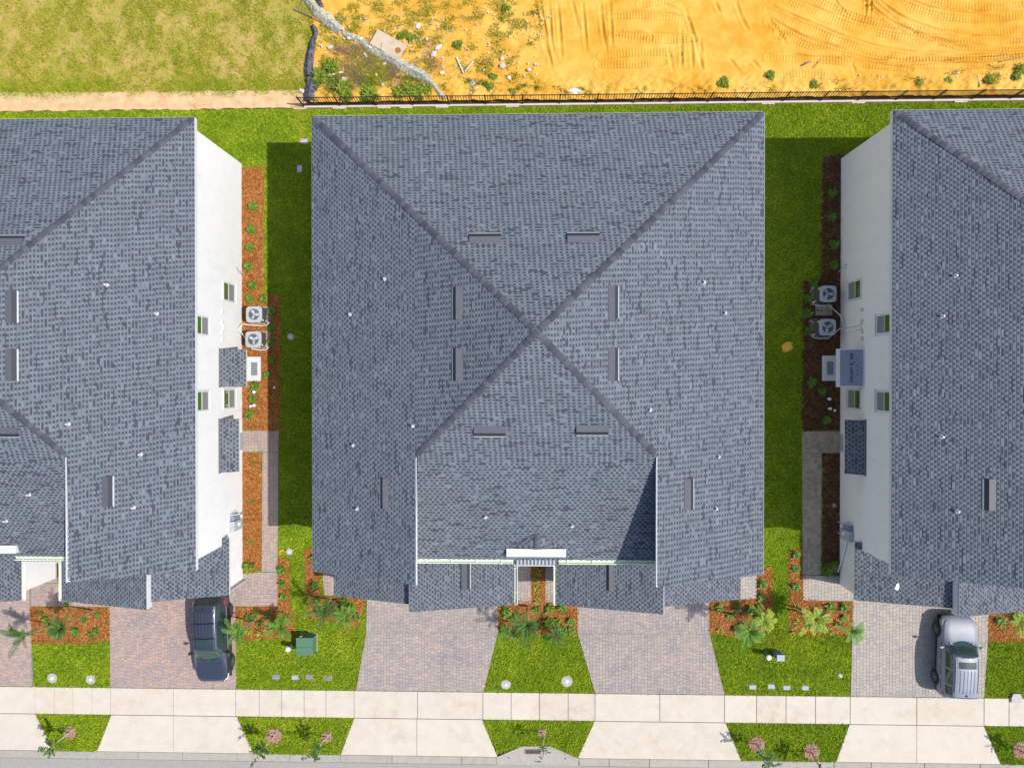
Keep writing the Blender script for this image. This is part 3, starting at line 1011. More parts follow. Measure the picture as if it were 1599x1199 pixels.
def make_house(cx, label, aw=None, ae=None, rw=5.22, re=5.17, stepw=.36, felt=False, vents=(), pipes=(), detail=True):
    """cx: centre; aw/ae eave distance west/east of centre"""
    aw = aw or HW
    ae = ae or HW
    H = thing('house', label, 'house', (cx, 0, 0), 0, 'quadplex houses in the row')
    ax, ay = 0.0, 1.88
    pe, pw = (ZA - ZE) / ae, (ZA - ZE) / aw
    pn = (ZA - ZE) / (HN - ay)
    ps = .4
    zW = lambda x, y: ZE + pw * (x + aw)
    zE = lambda x, y: ZE + pe * (ae - x)
    zN = lambda x, y: ZE + pn * (HN - y)
    zS = lambda x, y: ZA - ps * (ay - y)
    GY = -8.30                                  # central front eave
    yw = ay - (ZA - zW(-rw, 0)) / ps
    ye = ay - (ZA - zE(re, 0)) / ps
    base, teeth = MB(), MB()
    shingles(base, teeth, ccw([(-aw, HN), (0, ay), (-rw, yw), (-rw, HF), (-aw, HF)]), (1, 0), zW)
    shingles(base, teeth, ccw([(ae, HN), (0, ay), (re, ye), (re, HF), (ae, HF)]), (-1, 0), zE)
    shingles(base, teeth, ccw([(-aw, HN), (0, ay), (ae, HN)]), (0, -1), zN)
    e = .32
    yy = ay - (ZA - zW(-rw - e, 0)) / ps
    yz = ay - (ZA - zE(re + e, 0)) / ps
    shingles(base, teeth, ccw([(0, ay), (-rw - e, yy), (-rw - e, GY), (re + e, GY), (re + e, yz)]), (0, 1), zS)
    # lower garage roofs: inner planes fall to the entry court, outer planes fall outward
    XI, XR, XO = 1.07, 6.21, HW + .02
    YF = -11.42
    zin = lambda x, y: 2.88 + .25 * (abs(x) - XI)
    for sgn, stp, a_ in ((-1, stepw, aw), (1, .36, ae)):
        xo = a_ + .02
        ztop = zin(XR, 0) - stp
        zlow = 2.55
        zout = lambda x, y, zt=ztop, zl=zlow, xo=xo: zt - (abs(x) - XR) * (zt - zl) / (xo - XR)
        P = [(sgn * XI, YF), (sgn * XR, YF), (sgn * XR, -8.62), (sgn * XI, -8.1)]
        shingles(base, teeth, ccw(P), (sgn, 0), zin)
        P = [(sgn * XR, YF + .27), (sgn * xo, YF + .27), (sgn * xo, -8.62), (sgn * XR, -8.62)]
        shingles(base, teeth, ccw(P), (-sgn, 0), zout)
        P = [(sgn * (xo - .30), -8.62), (sgn * xo, -8.62), (sgn * xo, -8.2), (sgn * (xo - .30), -8.2)]
        shingles(base, teeth, ccw(P), (-sgn, 0), zout)
        # roof edges under the shingles
        d = MB()
        c = lambda x, y, z: (x, y, z - .035)
        q = [c(sgn * XI, YF, zin(XI, 0)), c(sgn * XR, YF, zin(XR, 0)), c(sgn * XR, -8.62, zin(XR, 0)), c(sgn * XI, -8.1, zin(XI, 0))]
        if sgn < 0:
            q = q[::-1]
        d.slab(q, .16)
        q = [c(sgn * XR, YF + .27, ztop), c(sgn * xo, YF + .27, zlow), c(sgn * xo, -8.2, zlow), c(sgn * XR, -8.2, ztop)]
        if sgn < 0:
            q = q[::-1]
        d.slab(q, .14)
        d.build('lower_fascia', M['trim'], H)
        # clerestory step between the two
        x0_, x1_ = sorted((sgn * (XR + .001), sgn * (XR + .03)))
        MB().box(x0_, x1_, YF + .02, -8.6, ztop - .1, zin(XR, 0) - .04).build('step_flashing', M['trim'], H)
        # gutter along the court side
        gx = sgn * XI
        g = MB()
        g.box(gx - .13 if sgn > 0 else gx, gx if sgn > 0 else gx + .13, YF + .02, -8.35, 2.74, 2.77)
        gi = g.build('gutter', M['gutin'], H)
        g = MB()
        ox = gx - sgn * .13
        g.box(min(ox, ox - sgn * .025), max(ox, ox - sgn * .025), YF, -8.35, 2.74, 2.89)
        g.box(min(gx, gx - sgn * .13), max(gx, gx - sgn * .13), YF, YF + .02, 2.74, 2.89)
        y = YF + .6
        while y < -8.5:
            g.box(min(gx, ox), max(gx, ox), y, y + .02, 2.86, 2.875)
            y += 1.25
        g.build('gutter_lip', M['gutter'], gi)
    base.build('roof', M['shingle_dark'], H)
    teeth.build('shingles', M['shingle'], H, kind='stuff')
    # hips
    hip_caps(H, (-aw, HN, ZE), (0, ay, ZA))
    hip_caps(H, (ae, HN, ZE), (0, ay, ZA))
    hip_caps(H, (-rw, yw, zW(-rw, 0)), (0, ay, ZA))
    hip_caps(H, (re, ye, zE(re, 0)), (0, ay, ZA))
    # fascia boards under the eaves
    f = MB()
    f.box(-aw - .02, -aw + .04, HF, HN, ZE - .22, ZE - .012).box(ae - .04, ae + .02, HF, HN, ZE - .22, ZE - .012)
    f.box(-aw + .04, ae - .04, HN - .04, HN + .02, ZE - .22, ZE - .012)
    f.build('fascia', M['trim'], H)
    s = MB()
    s.box(-aw + .04, -aw + .45, HF + .02, HN - .05, ZE - .2, ZE - .17).box(ae - .45, ae - .04, HF + .02, HN - .05, ZE - .2, ZE - .17)
    s.box(-aw + .45, ae - .45, HN - .5, HN - .05, ZE - .2, ZE - .17)
    s.build('soffit', M['soffit'], H)
    # rakes of the two wings: white edge, wall below
    r = MB()
    for sx, x, yv, zf in ((-1, -rw, yw, zW), (1, re, ye, zE)):
        z = zf(x, 0)
        a, b = sorted((x, x - sx * .035))
        r.box(a, b, HF, yv - .05, z - .22, z + .03)
        # sloping front rake
        xo = -aw if sx < 0 else ae
        r.add([(xo, HF + .01, ZE - .2), (xo, HF + .01, ZE - .04), (x, HF + .01, z - .04), (x, HF + .01, z - .22),
               (xo, HF + .05, ZE - .2), (xo, HF + .05, ZE - .04), (x, HF + .05, z - .04), (x, HF + .05, z - .22)],
              [(0, 1, 2, 3), (1, 5, 6, 2), (4, 7, 6, 5)])
    r.build('rake_board', M['trim'], H)
    # body walls
    wl = .30
    XW, XE, YN, YS = -aw + wl, ae - wl, HN - .3, -8.6
    wb = MB()
    wb.box(XW, XE, -8.05, YN, 0, 5.98)                      # main block
    wb.box(XW, -rw - .3, YS, -8.049, 0, 5.98).box(re + .3, XE, YS, -8.049, 0, 5.98)
    for a, b, zf in ((XW, -rw - .3, zW), (re + .3, XE, zE)):   # gable infill of the wings
        za, zb = zf(a, 0) - .12, zf(b, 0) - .12
        ylim = -3.0
        wb.add([(a, YS, 5.9), (b, YS, 5.9), (b, YS, zb), (a, YS, za), (a, ylim, 5.9), (b, ylim, 5.9), (b, ylim, zb), (a, ylim, za)],
               [(0, 1, 2, 3), (4, 7, 6, 5), (1, 5, 6, 2), (0, 3, 7, 4)])
    # garage boxes
    wb.box(XW, -1.22, YF + .34, YS - .001, 0, 2.5).box(1.22, XE, YF + .34, YS - .001, 0, 2.5)
    wb.box(-XR + .1, -1.22, YF + .36, YS - .002, 2.5, 2.68).box(1.22, XR - .1, YF + .36, YS - .002, 2.5, 2.68)
    wb.build('wall', M['stucco'], H)
    # garage doors on the street front and an entry at the court
    for x in (-8.2, -3.8, 3.8, 8.2):
        dmb = MB().box(x - 1.35, x + 1.35, YF + .30, YF + .339, 0.02, 2.2)
        gd = dmb.build('garage_door', M['trim'], H)
        for kz in range(4):
            MB().box(x - 1.3, x + 1.3, YF + .285, YF + .299, .06 + kz * .54, .55 + kz * .54).build('panel', M['trim'], gd)
    # central gable over the entry
    gz, gy0, gy1 = 6.78, -6.95, -7.62
    gw = 1.15
    cb, ct = MB(), MB()
    zg = lambda x, y: gz - .30 * abs(x)
    for sgn in (-1, 1):
        shingles(cb, ct, ccw([(0, gy0), (sgn * gw, gy1 - .02), (0, gy1 - .02)]), (-sgn, 0), zg)
    cg = cb.build('entry_gable', M['shingle_dark'], H)
    ct.build('shingles', M['shingle'], cg, kind='stuff')
    hip_caps(cg, (0, gy1, gz), (0, gy0, gz), w=.16, ex=.24, name='ridge_cap')
    bm = MB()
    bm.bbox(-1.36, 1.36, -8.08, -7.70, 5.9, 6.52, .015)
    bm.build('entry_beam', M['trim'], H)
    MB().add([(-1.25, -7.66, 6.42), (0, -7.66, 6.80), (1.25, -7.66, 6.42), (-1.25, -7.69, 6.3), (1.25, -7.69, 6.3), (0, -7.69, 6.70)],
             [(0, 1, 5, 3), (1, 2, 4, 5), (3, 5, 4)]).build('gable_trim', M['soffit'], H)
    # standing seam awning below it
    aw_ = MB().slab([(-.95, -9.38, 2.95), (.95, -9.38, 2.95), (.95, -8.06, 3.25), (-.95, -8.06, 3.25)], .05).build('awning', M['seam'], H)
    for i in range(11):
        x = -.92 + i * .184
        MB().add([(x - .05, -9.36, 2.955), (x + .05, -9.36, 2.955), (x + .05, -8.07, 3.252), (x - .05, -8.07, 3.252), (x - .035, -9.36, 3.01), (x + .015, -9.36, 3.01), (x + .015, -8.07, 3.31), (x - .035, -8.07, 3.31)],
                 [(0, 1, 5, 4), (1, 2, 6, 5), (4, 5, 6, 7), (0, 4, 7, 3)]).build('seam', M['acbody'], aw_)
    MB().box(-.98, .98, -9.43, -9.385, 2.88, 2.98).build('awning_edge', M['trim'], aw_)
    # central gutters at the front eave
    for a, b in ((-rw - .25, -1.05), (1.05, re + .25)):
        zg_ = ZA - ps * (ay - GY)
        gi = MB().box(a, b, GY - .16, GY, zg_ - .14, zg_ - .11).build('gutter', M['gutin'], H)
        g = MB().box(a, b, GY - .185, GY - .16, zg_ - .14, zg_ + .01).box(a, b, GY - .005, GY + .02, zg_ - .1, zg_ + .02)
        x = a + .4
        while x < b:
            g.box(x, x + .02, GY - .16, GY, zg_ - .02, zg_)
            x += 1.16
        g.build('gutter_lip', M['gutter'], gi)
    # side windows, doors and canopies on both sides
    for side, X in ((1, XE), (-1, XW)):
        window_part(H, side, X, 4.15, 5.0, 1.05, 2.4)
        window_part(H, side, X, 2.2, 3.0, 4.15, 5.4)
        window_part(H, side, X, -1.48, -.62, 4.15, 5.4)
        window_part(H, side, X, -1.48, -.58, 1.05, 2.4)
        for n_, (ya, yb, zw_, ze_, dep) in enumerate(((-.40, 1.54, 2.92, 2.35, 1.15), (-4.78, -2.05, 2.98, 2.45, .80))):
            ze = lambda x, y, X=X, zw_=zw_, ze_=ze_, dep=dep: zw_ - (abs(x) - abs(X)) * (zw_ - ze_) / dep
            o = X + side * dep
            q = [(X, ya, zw_ - .03), (o, ya, ze_ - .03), (o, yb, ze_ - .03), (X, yb, zw_ - .03)]
            if side < 0:
                q = q[::-1]
            can = MB().slab(q, .14).build('side_canopy', M['trim'], H)
            P = ccw([(X + side * .01, ya), (o, ya), (o, yb), (X + side * .01, yb)])
            if felt and side < 0 and n_ == 0:
                P = [(X + side * .12, ya + .07), (o - side * .12, ya + .07), (o - side * .12, yb - .07), (X + side * .12, yb - .07)]
                MB().slab([(p[0], p[1], ze(*p) + .012) for p in ccw(P)], .03).build('roofing_felt', M['felt'], can)
                k = MB()
                for fx, fy, l in ((.50, .10, .42), (.50, .56, .5), (.60, .18, .28), (.75, .62, .2), (.76, .46, .06)):
                    nl = int(l / .05) + 1
                    for i in range(nl):
                        if random.random() < .25:
                            continue
                        xx = X - dep * .1 - dep * .8 * (1 - fx)
                        y2 = yb - .1 - (fy + i * .045 / 1.0) * (yb - ya - .3) * .95
                        if y2 < ya + .15:
                            continue
                        ww = .06 if abs(fx - .5) < .01 else .02
                        k.add([(xx - ww, y2 - .026, ze(xx - ww, 0) + .018), (xx + ww, y2 - .026, ze(xx + ww, 0) + .018), (xx + ww, y2 + .012, ze(xx + ww, 0) + .018), (xx - ww, y2 + .012, ze(xx - ww, 0) + .018)], [(0, 1, 2, 3)])
                k.build('felt_print', M['ink'], can)
            else:
                b2, t2 = MB(), MB()
                shingles(b2, t2, P, (-side, 0), ze)
                b2.build('canopy_roof', M['shingle_dark'], can)
                t2.build('shingles', M['shingle'], can, kind='stuff')
                hx = X + side * .06
                MB().tube([(hx, ya - .03, zw_ + .02), (hx, yb + .03, zw_ + .02)], .05, 6).build('wall_flashing', M['soffit'], can)
            yc = (ya + yb) / 2
            a, b = sorted((X, X + side * .04))
            dd = MB().box(a, b, yc - .46, yc + .46, .12, 2.15).build('side_door', M['door'], H)
            a, b = sorted((X + side * .04, X + side * .09))
            MB().box(a, b, yc + .36, yc + .40, 1.0, 1.06).build('handle', M['black'], dd)
        # hooded wall vents
        for i, yv in enumerate((3.48, 2.92, 2.40, 2.05)):
            a, b = sorted((X, X + side * .10))
            MB().box(a, b, yv - .08, yv + .08, 2.5, 2.68).build('wall_vent', M['trim'], H)
        a, b = sorted((X, X + side * .07))
        MB().box(a, b, 2.52, 2.62, .7, 2.5).box(a, b, 2.74, 2.84, .7, 2.5).build('line_cover', M['stucco'], H)
        bx = X + side * .0
        MB().tube([(bx, 6.02, .84), (bx + side * .12, 6.02, .86), (bx + side * .2, 5.85, .78), (bx + side * .28, 5.7, .4)], .022, 5).build('hose_bib', M['acbody'], H)
    for x, y, yaw, z in vents:
        add_vent(H, x, y, z, yaw)
    for x, y, z in pipes:
        link('vent_pipe', PIPE, H, loc=(x, y, z))
    return H


def on_roof(px, py, cx, aw, ae):
    """where a sight line meets the hip roof of the house centred at cx"""
    z = 8.0
    pl = 'W'
    for _ in range(40):
        x, y = site(px, py, z)
        lx = x - cx
        zs = {'W': ZE + (ZA - ZE) / aw * (lx + aw), 'E': ZE + (ZA - ZE) / ae * (ae - lx), 'N': ZE + (ZA - ZE) / (HN - 1.88) * (HN - y), 'S': ZA - .4 * (1.88 - y)}
        inner = (-5.2 < lx < 5.2)
        if not inner and y < -2.5:
            zs.pop('S')
        if abs(lx) >= 5.2:
            zs.pop('S', None)
        pl = min(zs, key=zs.get)
        z = zs[pl]
    return lx, y, z, pl


YAW = {'N': PI, 'S': 0, 'W': -PI / 2, 'E': PI / 2}


def roof_items(vl, pl_, cx, aw, ae):
    V = []
    for a in vl:
        x, y, z, p = on_roof(a[0], a[1], cx, aw, ae)
        V.append((x, y, YAW[p], z))
    Pp = []
    for a in pl_:
        x, y, z, p = on_roof(a[0], a[1], cx, aw, ae)
        Pp.append((x, y, z))
    return V, Pp


CM, CL, CR = .24, -25.25, 26.75
v, p = roof_items([(758, 373), (911, 372), (715, 474), (715, 569), (957, 472), (957, 569), (601, 770), (1075, 771), (765, 673), (925, 671)],
                  [(601, 436), (547, 491), (552, 695), (645, 665), (558, 794), (758, 807), (893, 821), (1099, 441), (1132, 489), (1122, 713), (1015, 640), (1118, 794)], CM, HW, HW)
# two vents on the low garage roofs
zi = 2.88 + .25 * (3.6 - 1.07)
v += [(site(727, 898, 3.5)[0] - CM, site(727, 898, 3.5)[1], PI / 2, 3.52), (site(953, 900, 3.5)[0] - CM, site(953, 900, 3.5)[1], -PI / 2, 3.52)]
make_house(CM, 'white two storey house in the centre with its whole grey hip roof in view', vents=v, pipes=p)
v, p = roof_items([(14, 376), (18, 479), (18, 570), (5, 674), (168, 767), (-120, 376), (-150, 770)],
                  [(167, 445), (245, 490), (107, 662), (220, 709), (209, 792), (46, 772), (10, 813)], CL, 11.1, 9.62)
make_house(CL, 'white two storey house at the left edge with a brightly sunlit side wall', aw=11.1, ae=9.62, re=4.88, vents=v, pipes=p)
v, p = roof_items([(1545, 772), (1650, 478), (1650, 570), (1700, 376)], [(1491, 431), (1471, 494), (1470, 682), (1494, 798)], CR, HW, HW)
make_house(CR, 'white two storey house at the right with a shaded wall and an unshingled canopy', stepw=.42, felt=True, vents=v, pipes=p)
XEL, XWR = CL + 9.62 - .3, CR - HW + .3      # facing side walls of the neighbours
XWM, XEM = CM - HW + .3, CM + HW - .3

# ------------------------------------------------------------------ rear fence and its footing
fence = thing('metal_fence', 'long black metal picket fence on a low concrete curb behind the middle and right house', 'fence', (-12.45, FY, 0))
MB().bbox(0, 60, -.09, .09, -.2, .10, .015).build('footing', M['ret'], fence)
for i, px in enumerate((469, 530, 600, 634, 690, 800, 1199, 1340, 1500)):
    x = site(px, 165)[0] + 12.45
    MB().bbox(x - .35, x + .35, -.16, -.095, -.2, .07, .01).build('footing_block', M['ret'], fence)
POSTM = MB().bbox(-.035, .035, -.035, .035, .10, 1.32, .008).mesh('post', M['black'])
RAILM = MB().box(.04, 1.96, -.018, .018, 1.20, 1.24).mesh('rail', M['black'])
RAILM2 = MB().box(.04, 1.96, -.018, .018, .22, .26).mesh('rail', M['black'])
pk = MB()
for i in range(30):
    link('post', POSTM, fence, loc=(i * 2.0, 0, 0))
    link('rail', RAILM, fence, loc=(i * 2.0, 0, 0))
    link('rail', RAILM2, fence, loc=(i * 2.0, 0, 0))
    for k in range(1, 14):
        x = i * 2.0 + k * 2.0 / 14
        pk.box(x - .014, x + .014, -.014, .014, .16, 1.26)
pk.build('pickets', M['black'], fence, kind='stuff')

# ------------------------------------------------------------------ grass
def rect(x0, x1, y0, y1):
    return [(x0, y0), (x1, y0), (x1, y1), (x0, y1)]


FOOT = [rect(CL - 11.1 + .2, XEL, -11.15, HN - .2), rect(XWM, XEM, -11.15, HN - .2), rect(XWR, CR + HW, -11.15, HN - .2)]
EX = PAVED + BEDS + FOOT
LID_SPOTS = [(431, 1056), (461, 1057), (484, 1056), (513, 1057), (82, 1058), (142, 1060), (790, 1068), (885, 1063), (1175, 1072), (1204, 1071), (1228, 1073), (1257, 1073),
             (475, 221), (468, 264), (454, 525), (452, 861)]
lids_ex = []
for x, y in LID_SPOTS:
    a, b = site(x, y)
    lids_ex.append(rect(a - .2, a + .2, b - .17, b + .17))
lawns = [rect(-31, 29.5, 12.0, FY - .14), rect(-15.9, -9.7, -17.13, 12.0), rect(10.4, 17.0, -17.13, 12.0), rect(-31, -15.9, -17.13, -9), rect(-9.7, 10.4, -17.13, -9), rect(17.0, 29.5, -17.13, -9)]
B = []
for L in lawns:
    P = scatter_pts(L, 950, EX + lids_ex)
    if len(P) == 0:
        continue
    # thin, dry patches
    d = clumpy(P, .9, 21)
    # a bare lane where two turf lots meet, top left
    keep = rng.random(len(P)) < (.62 + .38 * d)
    P = P[keep]
    B.append(blades(P, 0.0, (.07, .17), (.024, .05), (.45, .9)))
for q in vg:
    P = scatter_pts(q, 950)
    B.append(blades(P, 0.0, (.07, .17), (.024, .05), (.45, .9)))
tri_mesh('lawn_grass', np.concatenate(B), 3, M['grass'])
SEAMS = [[(300, 163), (322, 163), (318, 205), (304, 200)], [(455, 166), (483, 166), (482, 220), (470, 222)], [(468, 1030), (478, 1030), (478, 1076), (466, 1076)], [(474, 1122), (492, 1122), (490, 1178), (470, 1178)],
         [(430, 955), (560, 1004), (566, 985), (470, 966)], [(486, 1052), (520, 1050), (522, 1064), (486, 1064)], [(1186, 970), (1215, 960), (1222, 1010), (1190, 1010)], [(1238, 1015), (1262, 1012), (1260, 1070), (1240, 1068)]]
B = []
for q in SEAMS:
    P = scatter_pts(spoly(q), 330, EX)
    d = clumpy(P, 3.0, 71)
    P = P[rng.random(len(P)) < d]
    B.append(blades(P, .02, (.08, .18), (.03, .055), (.5, .95)))
tri_mesh('dry_grass', np.concatenate(B), 3, M['fieldgrass'])
# field weeds: denser along the lower edge
P = scatter_pts([(-31, 15.95), (FX - .02, 15.9), (FX + .4, 21.6), (-31, 21.6)], 1300)
d = clumpy(P, 2.6, 31) * .6 + clumpy(P, 6.5, 32) * .4
edge = np.clip((16.9 - P[:, 1]) / .8, 0, 1)
P = P[rng.random(len(P)) < np.clip(d * 1.1 - .28 + .4 * edge, .05, 1)]
tri_mesh('field_grass', blades(P, 0.0, (.07, .18), (.03, .06), (.45, .95)), 3, M['fieldgrass'])
P = scatter_pts([(-31, 15.45), (FX, 15.4), (FX, 17.0), (-31, 17.0)], 900)
d = clumpy(P, 1.8, 5) * .6 + clumpy(P, 5, 6) * .4
P = P[rng.random(len(P)) < np.clip(d * 1.7 - .3, 0, 1) * np.clip(1.6 - abs(P[:, 1] - 16.1) / .38, 0, 1)]
tri_mesh('field_edge_grass', blades(P, 0.0, (.07, .16), (.02, .04), (.5, .9)), 3, M['grass'])
# weeds over the waste ground behind the fence
WASTE = spoly([(492, 45), (560, 0), (850, 0), (848, 60), (800, 100), (860, 138), (1020, 132), (1022, 149), (486, 160)])
P = scatter_pts(WASTE, 650)
d = clumpy(P, 2.4, 41) * .6 + clumpy(P, 6.0, 42) * .4
P = P[rng.random(len(P)) < np.clip(d * 2.0 - .72, 0, 1)]
tri_mesh('waste_ground_weeds', blades(P, .03, (.06, .2), (.025, .05), (.4, .9)), 3, M['fieldgrass'])
P = scatter_pts(spoly([(500, 118), (690, 122), (860, 138), (1030, 136), (1180, 140), (1185, 147), (500, 158)]), 1500)
d = clumpy(P, 2.0, 51)
P = P[rng.random(len(P)) < np.clip(d * 2.0 - .6, 0, 1)]
tri_mesh('fence_line_weeds', blades(P, .05, (.08, .24), (.03, .055), (.35, .85)), 3, M['weed'])
P = scatter_pts(spoly([(1190, 128), (1440, 122), (1600, 92), (1605, 140), (1190, 148)]), 300)
d = clumpy(P, 3.0, 91)
P = P[rng.random(len(P)) < np.clip(d * 2.2 - 1.15, 0, 1)]
tri_mesh('sand_edge_weeds', blades(P, .12, (.08, .24), (.02, .05), (.4, .9)), 3, M['fieldgrass'])
P = scatter_pts(spoly([(520, 60), (680, 62), (700, 130), (510, 130)]), 260)
d = clumpy(P, 2.6, 61)
P = P[rng.random(len(P)) < np.clip(d * 2.2 - .9, 0, 1)]
tri_mesh('dead_twigs', blades(P, .06, (.15, .4), (.012, .022), (.6, .95)), 3, M['drystem'])
P = scatter_pts(spoly([(505, 85), (560, 78), (660, 118), (695, 150), (500, 156)]), 800)
d = clumpy(P, 2.2, 81)
P = P[rng.random(len(P)) < np.clip(d * 1.5 - .15, 0, 1)]
tri_mesh('thick_weeds', blades(P, .05, (.08, .26), (.02, .05), (.4, .95)), 3, M['fieldgrass'])
P = scatter_pts(spoly([(510, 75), (560, 70), (660, 110), (690, 145), (510, 150)]), 500)
d = clumpy(P, 3.2, 82)
P = P[rng.random(len(P)) < np.clip(d * 1.6 - .4, 0, 1)]
tri_mesh('dry_brush', blades(P, .08, (.15, .4), (.012, .024), (.6, .97)), 3, M['drystem'])
P = np.concatenate([scatter_pts(spoly([(495, 20), (860, 20), (850, 150), (495, 155)]), 7), scatter_pts(spoly([(1190, 120), (1599, 110), (1599, 140), (1190, 146)]), 9)])
tri_mesh('rubble_crumbs', chips(P, .06, (.04, .12), (.03, .08)), 4, M['litter'])


# ------------------------------------------------------------------ plants
def leaf_quad(mb, base, az, el, length, width, droop=.3, seg=3, twist=0):
    """a curved, tapered leaf made of a few quads"""
    p = Vector(base)
    d = Vector((math.cos(az) * math.cos(el), math.sin(az) * math.cos(el), math.sin(el)))
    side = Vector((-math.sin(az), math.cos(az), 0))
    vs = []
    for i in range(seg + 1):
        t = i / seg
        w = width * (math.sin(PI * min(1, .12 + t * .88)) ** .8) * .5 + .002
        vs += [tuple(p - side * w), tuple(p + side * w)]
        p = p + d * (length / seg)
        d = (d + Vector((0, 0, -droop / seg * 1.4))).normalized()
    mb.add(vs, [(2 * i, 2 * i + 1, 2 * i + 3, 2 * i + 2) for i in range(seg)])


def bush_mesh(r, h, n, lw, m, seed, ll=.16):
    random.seed(seed)
    mb = MB()
    for _ in range(n):
        a = random.uniform(0, 2 * PI)
        rr = r * random.random() ** .6 * (1 + .35 * math.sin(a * 3 + seed) + .2 * math.sin(a * 7 + seed * 2))
        z = h * (.25 + .75 * random.random()) * (1 - .4 * rr / r)
        leaf_quad(mb, (rr * math.cos(a) * .7, rr * math.sin(a) * .7, z), a + random.uniform(-.9, .9), random.uniform(-.1, .8), random.uniform(.6, 1.2) * ll, lw, .5, 2)
    return mb.mesh('leaves', m)


def spiky_mesh(r, n, m, seed, w=.035, el=(.3, 1.2), droop=.7):
    random.seed(seed)
    mb = MB()
    for i in range(n):
        leaf_quad(mb, (0, 0, .04), random.uniform(0, 2 * PI), random.uniform(*el), r * random.uniform(.7, 1.1), w, droop, 4)
    return mb.mesh('leaves', m)


BUSH = [bush_mesh(.20, .3, 70, .06, M['leaf'], s) for s in range(3)]
BUSHBIG = [bush_mesh(.46, .5, 240, .06, M['weed'], s, .2) for s in (5, 6, 7)]
SPIKE = [spiky_mesh(.32, 26, M['leafy'], s) for s in range(3)]
STEMB = MB().tube([(0, 0, 0), (.01, 0, .12), (0, .01, .28)], .012, 5).mesh('stem', M['bark'])
random.seed(5)
ORD = ['first', 'second', 'third', 'fourth', 'fifth', 'sixth', 'seventh', 'eighth', 'ninth', 'tenth', 'eleventh', 'twelfth']


def plant_row(px, meshes, name, fmt, group, cat='plant', scale=(.85, 1.15)):
    px = sorted(px, key=lambda p: (p[1], p[0]))
    for i, (x, y) in enumerate(px):
        wx, wy = site(x, y, .15)
        r = thing(name, fmt.format(ORD[i]), cat, (wx, wy, .02), random.uniform(0, 6.28), group)
        s = random.uniform(*scale)
        r.scale = (s, s, s)
        link('leaves', random.choice(meshes), r)
        link('stem', STEMB, r)


plant_row([(395, 322), (392, 359), (390, 386), (388, 416), (395, 445), (390, 467), (412, 467)], BUSH, 'small_shrub', 'small green shrub, {} from top in the mulch above the sunlit air conditioners', 'shrubs along the left house wall')
plant_row([(425, 487), (424, 512), (424, 534), (425, 562), (417, 585)], BUSH, 'small_shrub', 'small green shrub, {} from top in shaded mulch beside the sunlit air conditioners', 'shrubs beside the left air conditioners')
plant_row([(398, 603), (395, 623), (389, 647)], BUSH, 'small_shrub', 'small green shrub, {} from top between the two left side canopies', 'shrubs between the left canopies')
plant_row([(394, 725), (392, 785), (391, 848)], BUSH, 'small_shrub', 'sparse low shrub, {} from top in mulch beside the left paver walk', 'shrubs beside the left walk', scale=(.4, .6))
plant_row([(388, 886)], BUSHBIG, 'leafy_shrub', 'leafy green shrub at the wall corner above the left patio', 'corner shrubs', scale=(.7, .8))
plant_row([(440, 890), (440, 911), (442, 932)], BUSH, 'small_shrub', 'small green shrub, {} from top in the narrow bed right of the left patio', 'shrubs right of the left patio')
plant_row([(398, 960)], BUSH, 'small_shrub', 'small green shrub at the top of the bed below the left patio', 'bed plants')
plant_row([(408, 988), (438, 989), (388, 984)], SPIKE, 'spiky_plant', 'pale spiky plant, {} from top in the bed below the left patio', 'spiky plants below the left patio')
plant_row([(491, 914), (496, 939), (538, 940), (489, 872)], BUSH, 'small_shrub', 'small green shrub, {} from top at the left front corner of the middle house', 'shrubs at the middle house corner')
plant_row([(841, 893), (836, 906), (838, 920), (839, 938)], SPIKE, 'spiky_plant', 'yellow green spiky plant, {} from top in the middle entry court', 'spiky plants in the entry court', scale=(.8, 1.0))
plant_row([(838, 952), (858, 950), (870, 970), (891, 970), (878, 950), (808, 962)], BUSH, 'small_shrub', 'dark green shrub, {} from top in the bed below the entry court', 'shrubs below the entry court')
plant_row([(1191, 912), (1189, 932), (1124, 949), (1152, 949), (1172, 952), (1186, 948)], BUSH, 'small_shrub', 'small dark shrub, {} from top at the right front corner of the middle house', 'shrubs at the right front corner')
plant_row([(1243, 866), (1243, 888), (1243, 916)], BUSH, 'small_shrub', 'small green shrub, {} from top in the bed left of the right walk', 'shrubs left of the right walk')
plant_row([(1297, 948), (1318, 948)], BUSH, 'small_shrub', 'small green shrub, {} of two in the bed below the right patio', 'shrubs below the right patio')
plant_row([(1288, 980), (1308, 976)], SPIKE, 'spiky_plant', 'yellow spiky plant, {} from top in the bed below the right patio', 'spiky plants below the right patio')
plant_row([(1300, 885), (1292, 890)], BUSHBIG, 'leafy_shrub', 'leafy green shrub shaded above the right patio, {} of the pair', 'shaded shrubs', scale=(.6, .8))
plant_row([(1300, 302), (1300, 340), (1302, 382), (1302, 414), (1271, 441), (1262, 467), (1262, 489), (1262, 517)], BUSH, 'small_shrub', 'shaded green shrub, {} from top along the right wall and its air conditioners', 'shaded shrubs along the right wall')
plant_row([(1268, 597), (1284, 611), (1291, 656)], BUSH, 'small_shrub', 'shaded green shrub, {} from top below the unshingled right canopy', 'shaded shrubs below the right canopy')
plant_row([(152, 960), (103, 945), (150, 985), (64, 960)], BUSH, 'small_shrub', 'low green plant, {} from top in the far left mulch bed', 'plants in the far left bed', scale=(.6, .9))
plant_row([(1562, 970), (1588, 966)], BUSH, 'small_shrub', 'low green plant, {} of two in the mulch bed at the far right', 'plants in the far right bed')
plant_row([(500, 122), (518, 105)], BUSHBIG, 'weed_bush', 'bright green weed bush beside the black silt fence, {} from top', 'weeds beside the silt fence')
